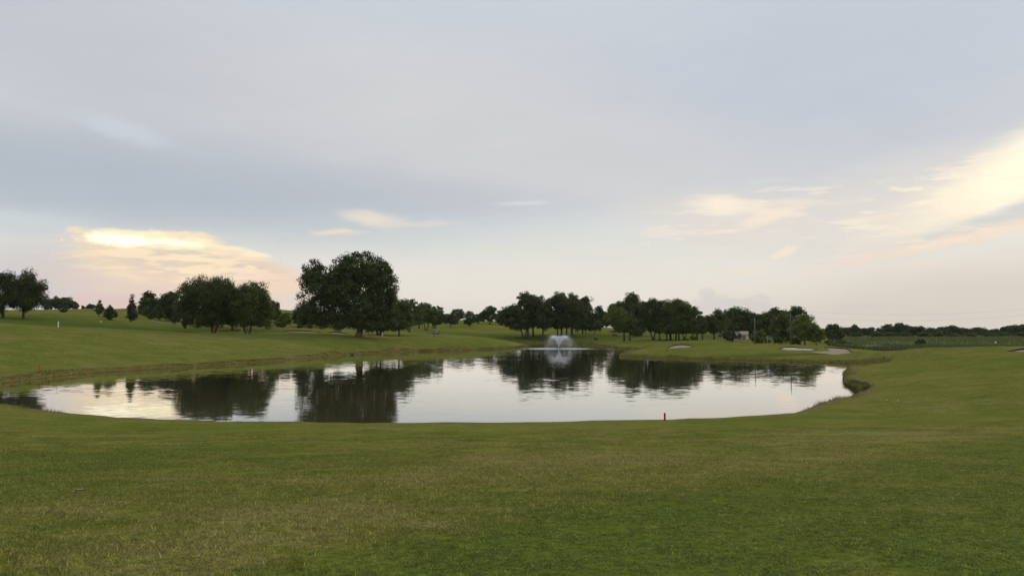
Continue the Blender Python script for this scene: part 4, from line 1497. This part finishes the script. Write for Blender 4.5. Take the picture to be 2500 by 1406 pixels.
M['sand'] = sand_material()
M['lip'] = simple('lip', (0.07, 0.065, 0.025), 0.95, 0.4, 3.0, spec=0.1)  # dark soil, with the shade of the lip's face put into the colour


def bunker(label, outline, lip_ids, color=(1, 1, 1), lip_h=0.22):
    """outline: pixel points clockwise from the left end; lip_ids: indices of the far edge that carries the turf lip"""
    P = np.array([hit(px, row) for px, row in outline])
    c = P.mean(0)
    c[2] = gz(c[0], c[1])
    root = empty('sand_bunker', tuple(c))
    tag(root, label, 'bunker', 'sand bunkers')
    n0 = len(P)
    Q = np.array([P[i] * (1 - f) + P[(i + 1) % n0] * f for i in range(n0) for f in (0, 0.25, 0.5, 0.75)])
    n = len(Q)
    rings = [1.0, 0.8, 0.6, 0.4, 0.2, 0.02]
    V = []
    for k in rings:
        xy = c[:2] + (Q[:, :2] - c[:2]) * k
        zz = ground(xy[:, 0], xy[:, 1]) + 0.045 - (0.02 if k == 1.0 else 0)
        V.append(np.c_[xy - c[:2], zz - c[2]])
    V = np.vstack(V)
    F = [[a * n + i, a * n + (i + 1) % n, (a + 1) * n + (i + 1) % n, (a + 1) * n + i] for a in range(len(rings) - 1) for i in range(n)]
    s = link('sand', mesh_np('sand', V, F, True, None, M['sand']), root)
    s.color = tuple(color) + (1,)
    ids = list(range(lip_ids[0] * 4, lip_ids[1] * 4 + 1))
    prof_ = ((0.10, 0.0), (0.0, 0.6), (-0.12, 1.0), (0.25, 1.1), (0.9, 0.55), (1.8, -0.1))
    V, F = [], []
    m_ = len(prof_)
    for q, i in enumerate(ids):
        i %= n
        d = Q[i, :2] - c[:2]
        d = d / (np.linalg.norm(d) + 1e-6) * np.array([0.35, 1.0])
        hh = lip_h * math.sin(math.pi * (0.12 + 0.76 * q / (len(ids) - 1))) * (0.85 + 0.3 * rng.random())
        for o, zf in prof_:
            xy = Q[i, :2] + d * o
            V.append((xy[0] - c[0], xy[1] - c[1], gz(*xy) - c[2] + 0.05 + hh * zf - (0.05 if o > 1 else 0)))
    for q in range(len(ids) - 1):
        for k in range(m_ - 1):
            F.append([q * m_ + k, q * m_ + k + 1, (q + 1) * m_ + k + 1, (q + 1) * m_ + k])
    link('shaded_lip', mesh_np('shaded_lip', V, F, True, None, M['lip']), root)  # lip face darkened by its colour to paint in the shade


bunker('kidney-shaped sand bunker left on the green, nearest the fountain', [(1630, 851.5), (1638, 847), (1650, 843.5), (1668, 842.5), (1684, 844), (1691, 846.5), (1672, 849), (1650, 850.5)], (0, 5), (1.0, 0.95, 0.93))
bunker('whitish narrow sand bunker in the middle of the green', [(1906, 852), (1915, 849), (1935, 848.5), (1960, 850.5), (1990, 853), (1978, 855.5), (1945, 855.5), (1920, 855)], (0, 4), (1.45, 1.5, 1.62), 0.16)
bunker('tan hooked sand bunker at the right of the green', [(1978, 859), (1995, 858.5), (2022, 857.5), (2030, 854), (2016, 849.5), (2040, 850.5), (2070, 853), (2095, 861), (2060, 863.5), (2010, 863)], (4, 7), (1.0, 0.93, 0.84))
bunker('sand bunker cut off by the right edge of the photo', [(2474, 858), (2484, 855.5), (2500, 854.5), (2530, 855), (2540, 858), (2510, 860)], (0, 4), (1.0, 0.93, 0.82))
bunker('long thin sand bunker left of the giant tree trunk', [(695, 809.5), (715, 808.5), (740, 809), (780, 811.5), (770, 813), (735, 812)], (0, 3), (0.75, 0.72, 0.68), 0.3)  # sand tint darkened: the shade lying here is put into the colour
bunker('short sand sliver beside the giant tree trunk', [(803, 812), (820, 812.5), (848, 814.5), (838, 816), (815, 814.5)], (0, 2), (0.8, 0.76, 0.72), 0.25)  # darker tint again, painting shade into the sand


# ------------------------------------------------------------------ cart path
def path_strip(label_name, pxs, width):
    P = np.array([hit(px, row) for px, row in pxs])
    L = np.r_[0, np.cumsum(np.linalg.norm(np.diff(P[:, :2], axis=0), axis=1))]
    s = np.linspace(0, L[-1], 60)
    c = np.c_[np.interp(s, L, P[:, 0]), np.interp(s, L, P[:, 1])]
    d = np.gradient(c, axis=0)
    d /= np.linalg.norm(d, axis=1)[:, None]
    nn = np.c_[-d[:, 1], d[:, 0]]
    V = []
    for o in (-0.5, -0.2, 0.2, 0.5):
        q = c + nn * width * o
        V.append(np.c_[q, ground(q[:, 0], q[:, 1]) + 0.07])
    V = np.vstack(V)
    F = [[a * 60 + i, a * 60 + i + 1, (a + 1) * 60 + i + 1, (a + 1) * 60 + i] for a in range(3) for i in range(59)]
    o = link(label_name, mesh_np(label_name, V, F, True, None, M['path']))
    return tag(o, kind='structure')


M['path'] = simple('path', (0.20, 0.19, 0.15), 0.9, 0.15, 2.0)
path_strip('cart_path', [(365, 784), (385, 787), (405, 790.5), (425, 793), (440, 794)], 2.6)


# ------------------------------------------------------------------ evening air
def build_haze(density):
    m, t, out = mat_new('haze')
    v = t.node('ShaderNodeVolumePrincipled')
    v.inputs['Color'].default_value = (0.90, 0.93, 0.98, 1)
    v.inputs['Density'].default_value = density
    v.inputs['Anisotropy'].default_value = 0.2
    t.l.new(v.outputs[0], out.inputs['Volume'])
    mb = MB()
    mb.box(0, 0, 12.4, 5700, 5700, 39.6)
    o = mb.build('haze', m)
    tag(o, 'thin pale evening haze over the course', 'haze', kind='stuff')


build_haze(0.00004)


# ------------------------------------------------------------------ small things on the course
M['red_paint'] = simple('red_paint', (0.26, 0.028, 0.026), 0.5)
M['orange_paint'] = simple('orange_paint', (0.45, 0.10, 0.03), 0.6)
M['white_paint'] = simple('white_paint', (0.72, 0.72, 0.66), 0.6)
M['dark_paint'] = simple('dark_paint', (0.03, 0.03, 0.03), 0.6)
M['pole_wood'] = simple('pole_wood', (0.12, 0.105, 0.085), 0.9, 0.25, 3.0)
M['pole_pale'] = simple('pole_pale', (0.15, 0.145, 0.13), 0.9, 0.2, 3.0)
M['steel'] = simple('steel', (0.35, 0.36, 0.37), 0.4, 0.1, 5, 0.8)
M['blue_cloth'] = simple('blue_cloth', (0.06, 0.13, 0.42), 0.8)


def stake(label, px, row, h_px, w_px, mat, name='hazard_stake', group='course marker stakes', cap=None):
    p = hit(px, row)
    s = p[1] / 2000
    h, w = h_px * s, w_px * s
    root = empty(name, tuple(p), 0.3)
    tag(root, label, 'stake', group)
    mb = MB()
    mb.box(0, 0, h * 0.46 - 0.05, w, w * 0.8, h * 0.92 + 0.1)
    mb.build('shaft', M[mat], root)
    mb = MB()
    mb.box(0, 0, h * 0.96 - 0.002, w * 0.98, w * 0.78, h * 0.08, taper=0.55)
    mb.build('chamfered_top', M[cap or mat], root)


stake('dark red hazard stake on the near bank against the bright water', 1623, 1026.5, 19, 3.6, 'red_paint')
stake('orange red hazard stake on the left bank near the water', 97, 903.5, 15, 2.6, 'orange_paint')
stake('dark stake on the bank right of the tan bunker', 2159, 880.5, 8, 1.6, 'dark_paint')
stake('tall white marker post on the upper left lawn', 142, 799.5, 15, 2.4, 'white_paint')
stake('white marker post beneath the forked bank tree', 590, 808, 9, 1.6, 'white_paint')
stake('pale marker post right of the giant tree trunk', 934, 822, 8, 1.6, 'white_paint')
stake('short dark tee post in front of the golf cart', 1060, 822.5, 3, 1.2, 'dark_paint')


def flagstick(label, px, row, h_px, cloth, flag_px):
    p = hit(px, row)
    s = p[1] / 2000
    h = h_px * s
    root = empty('golf_flag', tuple(p))
    tag(root, label, 'flag', 'flagsticks')
    mb = MB()
    mb.tube([(0, 0, -0.1), (0, 0, h)], [0.022, 0.016], 8)
    mb.build('pin', M['white_paint'], root, True)
    n = 9
    V, F = [], []
    fh, fw = flag_px[1] * s, flag_px[0] * s
    for side in (0.006, -0.006):
        for i in range(n):
            f = i / (n - 1)
            for zz in (0, 1):
                V.append((fw * f + 0.015, side + 0.09 * math.sin(f * 5.0), h - 0.03 - fh * zz - 0.18 * fw * f))
    for k in range(2):
        for i in range(n - 1):
            b = k * 2 * n + i * 2
            F.append([b, b + 1, b + 3, b + 2])
    link('cloth', mesh_np('cloth', V, F, True, None, M[cloth]), root)


flagstick('golf flag with blue cloth on the far side of the green', 1874, 843, 24, 'blue_cloth', (5.5, 5))

# white-headed tee marker on the ridge at the right
p = hit(2431, 849)
root = empty('tee_sign', tuple(p))
tag(root, 'small tee sign with white head on the right ridge', 'sign')
MB().tube([(0, 0, -0.1), (0, 0, 0.78)], [0.03, 0.03], 8).build('post', M['dark_paint'], root, True)
mb = MB()
mb.box(0, 0, 0.92, 0.19, 0.16, 0.28)
mb.build('white_head', M['white_paint'], root)

# white tee box marker on the left slope
p = hit(246, 787)
root = empty('tee_marker', tuple(p))
tag(root, 'small white tee marker on the left slope below young trees', 'marker')
mb = MB()
mb.box(0, 0, 0.16, 0.42, 0.3, 0.28, taper=0.8)
mb.build('block', M['white_paint'], root)
mb = MB()
mb.box(0, 0, 0.0, 0.10, 0.10, 0.1)
mb.build('peg', M['dark_paint'], root)


# golf balls and a fallen leaf
def ball(px, row, label):
    p = hit(px, row)
    mb = MB()
    R, n = 0.045, 10
    pts = [(0, 0, R - R * math.cos(math.pi * i / 8)) for i in range(9)]
    mb.tube(pts, [max(0.001, R * math.sin(math.pi * i / 8)) for i in range(9)], n)
    o = mb.build('golf_ball', M['white_paint'], None, True, tuple(p + np.array([0, 0, 0.01])))
    tag(o, label, 'golf ball')


ball(2193, 980, 'right one of two white golf balls on the right lawn')
ball(2165, 978, 'left one of two white golf balls on the right lawn')
M['dead_leaf'] = simple('dead_leaf', (0.45, 0.36, 0.25), 0.8)
p = hit(195, 1202)
V, F = [], []
for i in range(7):
    f = i / 6
    w = 0.03 * math.sin(math.pi * (0.08 + 0.9 * f))
    for sgn in (-1, 0, 1):
        V.append((0.17 * (f - 0.5), sgn * w, 0.035 + 0.02 * abs(sgn) + 0.03 * (f - 0.5) ** 2))
for i in range(6):
    for k in range(2):
        F.append([i * 3 + k, i * 3 + k + 1, i * 3 + k + 4, i * 3 + k + 3])
o = link('fallen_leaf', mesh_np('fallen_leaf', V, F, True, None, M['dead_leaf']), None, tuple(p))
tag(o, 'pale curled dead leaf lying on the near grass at left', 'leaf')


# ------------------------------------------------------------------ poles and wires
def pole(label, px, D, top, w_px, mat, arm):
    s = D / 2000
    x = (px - 1250) * s
    z = gz(x, D)
    h = at(px, top, D)[2] - z
    root = empty('utility_pole', (x, D, z))
    tag(root, label, 'pole', 'utility poles by the wood')
    R = w_px * s / 2
    mb = MB()
    mb.tube([(0, 0, -0.3), (0, 0, h * 0.5), (0, 0, h)], [R, R * 0.85, R * 0.7], 10)
    mb.build('shaft', M[mat], root, True)
    if arm:
        mb = MB()
        mb.box(0, 0, h - 0.35, 0.12, 1.7, 0.12)
        mb.build('crossarm', M[mat], root)
        for yy in (-0.75, 0.0, 0.75):
            mb = MB()
            mb.tube([(0, yy, h - 0.288), (0, yy, h - 0.20), (0, yy, h - 0.12)], [0.035, 0.055, 0.03], 8)
            mb.build('insulator', M['steel'], root, True)
    else:
        mb = MB()
        mb.tube([(0, 0, h - 0.02), (0, 0, h + 0.06)], [R * 0.8, R * 0.45], 10)
        mb.build('cap', M['steel'], root, True)
    return np.array([x, D, z + h])


pole('pale grey pole rising from the round bright bush', 1842, 226, 776, 2.7, 'pole_pale', False)
top = pole('taller brown utility pole with crossarm near the wood end', 1929, 226, 756, 2.6, 'pole_wood', True)
M['wire'] = simple('wire', (0.05, 0.05, 0.05), 0.6)
end = at(2900, 700, 205)
for lb, dz, yy in (('upper faint power line crossing the low sky on the right', -0.15, 0.75), ('lower faint power line crossing the low sky on the right', -1.9, -0.2)):
    pts_ = []
    for i in range(41):
        f = i / 40
        q = (top + np.array([0, yy, dz])) * (1 - f) + (end + np.array([0, yy, dz * 0.9])) * f
        q[2] -= 4 * 3.4 * f * (1 - f)
        pts_.append(tuple(q))
    mb = MB()
    mb.tube(pts_, [0.009] * 41, 5)
    tag(mb.build('power_line', M['wire']), lb, 'wire')


# ------------------------------------------------------------------ stone shelter on its mound
M['cream_stone'] = simple('cream_stone', (0.66, 0.56, 0.38), 0.9, 0.22, 2.5)
M['grey_panel'] = simple('grey_panel', (0.45, 0.46, 0.46), 0.8, 0.15)
M['brown_brick'] = simple('brown_brick', (0.22, 0.16, 0.145), 0.9, 0.2, 3.0)
M['roof_dark'] = simple('roof_dark', (0.12, 0.085, 0.06), 0.9)


def build_shelter():
    D = 272.0
    s = D / 2000
    x0, x1 = (1766 - 1250) * s, (1823 - 1250) * s
    xm = (1801 - 1250) * s
    zb = at(1800, 828, D)[2]
    zt = at(1800, 808.5, D)[2]
    zlow = at(1800, 817, D)[2]
    root = empty('shelter', ((x0 + x1) / 2, D, zb))
    tag(root, 'small flat-roofed stone shelter half hidden in the wood', 'building')
    cx = (x0 + x1) / 2
    h = zt - zb
    hl = zlow - zb

    def part(name, mat, *boxes):
        mb = MB()
        for b in boxes:
            mb.box(*b)
        return mb.build(name, M[mat], root)
    part('grey_wall', 'grey_panel', ((x0 + xm) / 2 - cx, 0.4, h / 2 - 0.5, xm - x0, 3.0, h + 1.0))
    part('upper_wall', 'cream_stone', ((xm + x1) / 2 - cx, 0.0, (h + hl) / 2, x1 - xm, 3.4, h - hl))
    part('lower_wall', 'brown_brick', ((xm + x1) / 2 - cx + 0.35, 0.1, hl / 2 - 0.8, x1 - xm - 0.1, 3.4, hl + 1.596))
    part('roof', 'roof_dark', (0, 0.3, h + 0.06, x1 - x0 + 0.4, 4.0, 0.11))
    d = part('door', 'white_paint', (xm - cx + 0.55, -1.62, hl * 0.5, 0.35, 0.06, hl * 0.75))
    part('buttress', 'cream_stone', (x1 - cx - 0.5, -1.80, hl * 0.35, 0.9, 0.35, hl * 0.9))
    mb = MB()
    mb.box(xm - cx + 0.66, -1.675, hl * 0.5, 0.05, 0.05, 0.05)
    ob = mb.build('handle', M['steel'], d)


build_shelter()


# ------------------------------------------------------------------ golf carts, parked cars, orange fence
M['cart_body'] = simple('cart_body', (0.16, 0.15, 0.19), 0.35)
M['cart_dark'] = simple('cart_dark', (0.035, 0.035, 0.04), 0.4)
M['cart_white'] = simple('cart_white', (0.65, 0.65, 0.62), 0.4)
M['cart_roof'] = simple('cart_roof', (0.38, 0.34, 0.24), 0.5)
M['seat'] = simple('seat', (0.45, 0.42, 0.34), 0.7)
M['tyre'] = simple('tyre', (0.012, 0.012, 0.012), 0.85)
M['rim'] = simple('rim', (0.5, 0.5, 0.5), 0.4, 0.1, 4, 0.6)
M['glass'] = simple('glass', (0.03, 0.035, 0.04), 0.08, 0.1, 2, 0, 0.6)
M['skin'] = simple('skin', (0.35, 0.22, 0.16), 0.6)


def wheel(root, x, y, r, w):
    mb = MB()
    mb.tube([(x, y - w / 2, r), (x, y - w * 0.4, r), (x, y + w * 0.4, r), (x, y + w / 2, r)], [r * 0.82, r, r, r * 0.82], 16)
    ob = mb.build('wheel', M['tyre'], root, True)
    sgn = -1 if y < 0 else 1
    mb = MB()
    mb.tube([(x, y + sgn * (w / 2 - 0.01), r), (x, y + sgn * (w / 2 + 0.012), r)], [r * 0.55, r * 0.5], 12)
    mb.build('rim', M['rim'], ob, True)


def golf_cart(label, px, row, rz, body, roof):
    p = hit(px, row, 200)
    root = empty('golf_cart', (p[0], p[1], gz(p[0], p[1])), rz)
    tag(root, label, 'golf cart', 'golf carts')
    mb = MB()
    mb.box(0.0, 0, 0.40, 2.2, 1.1, 0.22)
    mb.box(0.92, 0, 0.62, 0.55, 1.05, 0.42, taper=0.75, shift=-0.08)
    mb.box(-0.55, 0, 0.62, 1.0, 1.1, 0.30)
    mb.build('body', M[body], root)
    mb = MB()
    mb.box(-0.25, 0, 0.82, 0.52, 1.0, 0.13)
    mb.box(-0.50, 0, 1.06, 0.12, 1.0, 0.42)
    mb.build('seat', M['seat'], root)
    for x in (0.72, -0.72):
        for y in (-0.52, 0.52):
            wheel(root, x, y, 0.24, 0.2)
    for x, xt in ((0.66, 0.42), (-0.80, -0.72)):
        for y in (-0.5, 0.5):
            MB().tube([(x, y, 0.7), (xt, y, 1.74)], [0.02, 0.02], 6).build('roof_post', M['cart_dark'], root)
    mb = MB()
    mb.box(-0.15, 0, 1.775, 1.45, 1.12, 0.07, taper=0.9)
    mb.build('roof', M[roof], root)
    MB().tube([(0.55, 0.25, 0.75), (0.32, 0.25, 1.02)], [0.02, 0.02], 6).build('steering_column', M['cart_dark'], root)
    for y in (-0.22, 0.22):
        MB().tube([(-0.95, y, 0.55), (-1.08, y, 1.22)], [0.13, 0.14], 10).build('golf_bag', M['cart_dark'], root, True)


golf_cart('purplish golf cart with tan roof on the centre fairway', 1064, 816.5, 2.9, 'cart_body', 'cart_roof')
golf_cart('dark golf cart seen end on, right of the fountain', 1455.5, 829.5, 1.35, 'cart_dark', 'cart_dark')
golf_cart('dark golf cart with white seat below the orange net', 1502, 820, -0.35, 'cart_dark', 'cart_dark')


def car(label, px, D, row, rz, L=4.5):
    x = (px - 1250) * D / 2000
    root = empty('parked_car', (x, D, gz(x, D)), rz)
    tag(root, label, 'car', 'parked cars')
    prof_ = [(-L / 2, 0.35), (-L / 2, 0.85), (-L * 0.38, 0.95), (L * 0.22, 0.95), (L * 0.46, 0.78), (L / 2, 0.6), (L / 2, 0.35)]
    cab = [(-L * 0.40, 0.93), (-L * 0.30, 1.42), (L * 0.06, 1.45), (L * 0.24, 0.93)]

    def extrude(pr, w, wt, name, mat):
        n = len(pr)
        V = [(a, -(w if b < 1.2 else wt), b) for a, b in pr] + [(a, (w if b < 1.2 else wt), b) for a, b in pr]
        F = [tuple(range(n)), tuple(range(2 * n - 1, n - 1, -1))] + [(i, i + n, (i + 1) % n + n, (i + 1) % n) for i in range(n)]
        MB().add(V, F).build(name, M[mat], root)
    extrude(prof_, 0.88, 0.88, 'body', 'cart_white')
    extrude(cab, 0.78, 0.62, 'windows', 'glass')
    mb = MB()
    mb.box(-L * 0.12, 0, 1.46, L * 0.34, 1.26, 0.05)
    mb.build('roof', M['cart_white'], root)
    for a in (-L * 0.3, L * 0.3):
        for y in (-0.82, 0.82):
            wheel(root, a, y, 0.32, 0.2)
    for y in (-0.6, 0.6):
        mb = MB()
        mb.box(L / 2 + 0.01, y, 0.62, 0.04, 0.3, 0.14)
        mb.build('headlight', M['rim'], root)


car('white parked car seen just right of the thick grove trunk', 1404, 452, 802, 0.15)
car('white parked car end showing at the right of the other', 1414, 456, 802, 1.2)

M['orange_net'] = simple('orange_net', (0.36, 0.10, 0.055), 0.8, 0.2)
D = 392
x = (1495 - 1250) * D / 2000
root = empty('safety_fence', (x, D, gz(x, D)))
tag(root, 'low orange net fence beside the fairway between the groves', 'fence')
for q, (xa, ya) in enumerate(((-1.4, 0), (0.0, -0.7), (1.5, 0.1))):
    MB().tube([(xa, ya, -0.1), (xa, ya, 1.25)], [0.035, 0.03], 8).build('post', M['dark_paint'], root)
for (xa, ya), (xb, yb) in (((-1.4, 0), (0, -0.7)), ((0, -0.7), (1.5, 0.1))):
    V, F = [], []
    for i in range(7):
        f = i / 6
        for zz in (0.06, 1.18):
            V.append((xa + (xb - xa) * f, ya + (yb - ya) * f - 0.045, zz - 0.08 * math.sin(math.pi * f) * (zz > 1)))
    for i in range(6):
        F.append([i * 2, i * 2 + 2, i * 2 + 3, i * 2 + 1])
    link('net', mesh_np('net', V, F, False, None, M['orange_net']), root)

# dark duck resting at the foot of the left bank
M['duck'] = simple('duck', (0.035, 0.03, 0.028), 0.8)
p = at(861, 866, 195)
p = hit(861, 866.5)
root = empty('duck', (p[0], p[1] - 0.4, 0.0), 0.2)
tag(root, 'dark duck sitting on the water under the left bank', 'duck')
mb = MB()
mb.tube([(-0.42, 0, 0.16), (-0.30, 0, 0.14), (-0.1, 0, 0.13), (0.12, 0, 0.13), (0.24, 0, 0.18), (0.28, 0, 0.30), (0.33, 0, 0.37), (0.40, 0, 0.37), (0.50, 0, 0.35)],
        [0.015, 0.09, 0.16, 0.15, 0.09, 0.055, 0.065, 0.055, 0.012], 12)
mb.build('body', M['duck'], root, True)
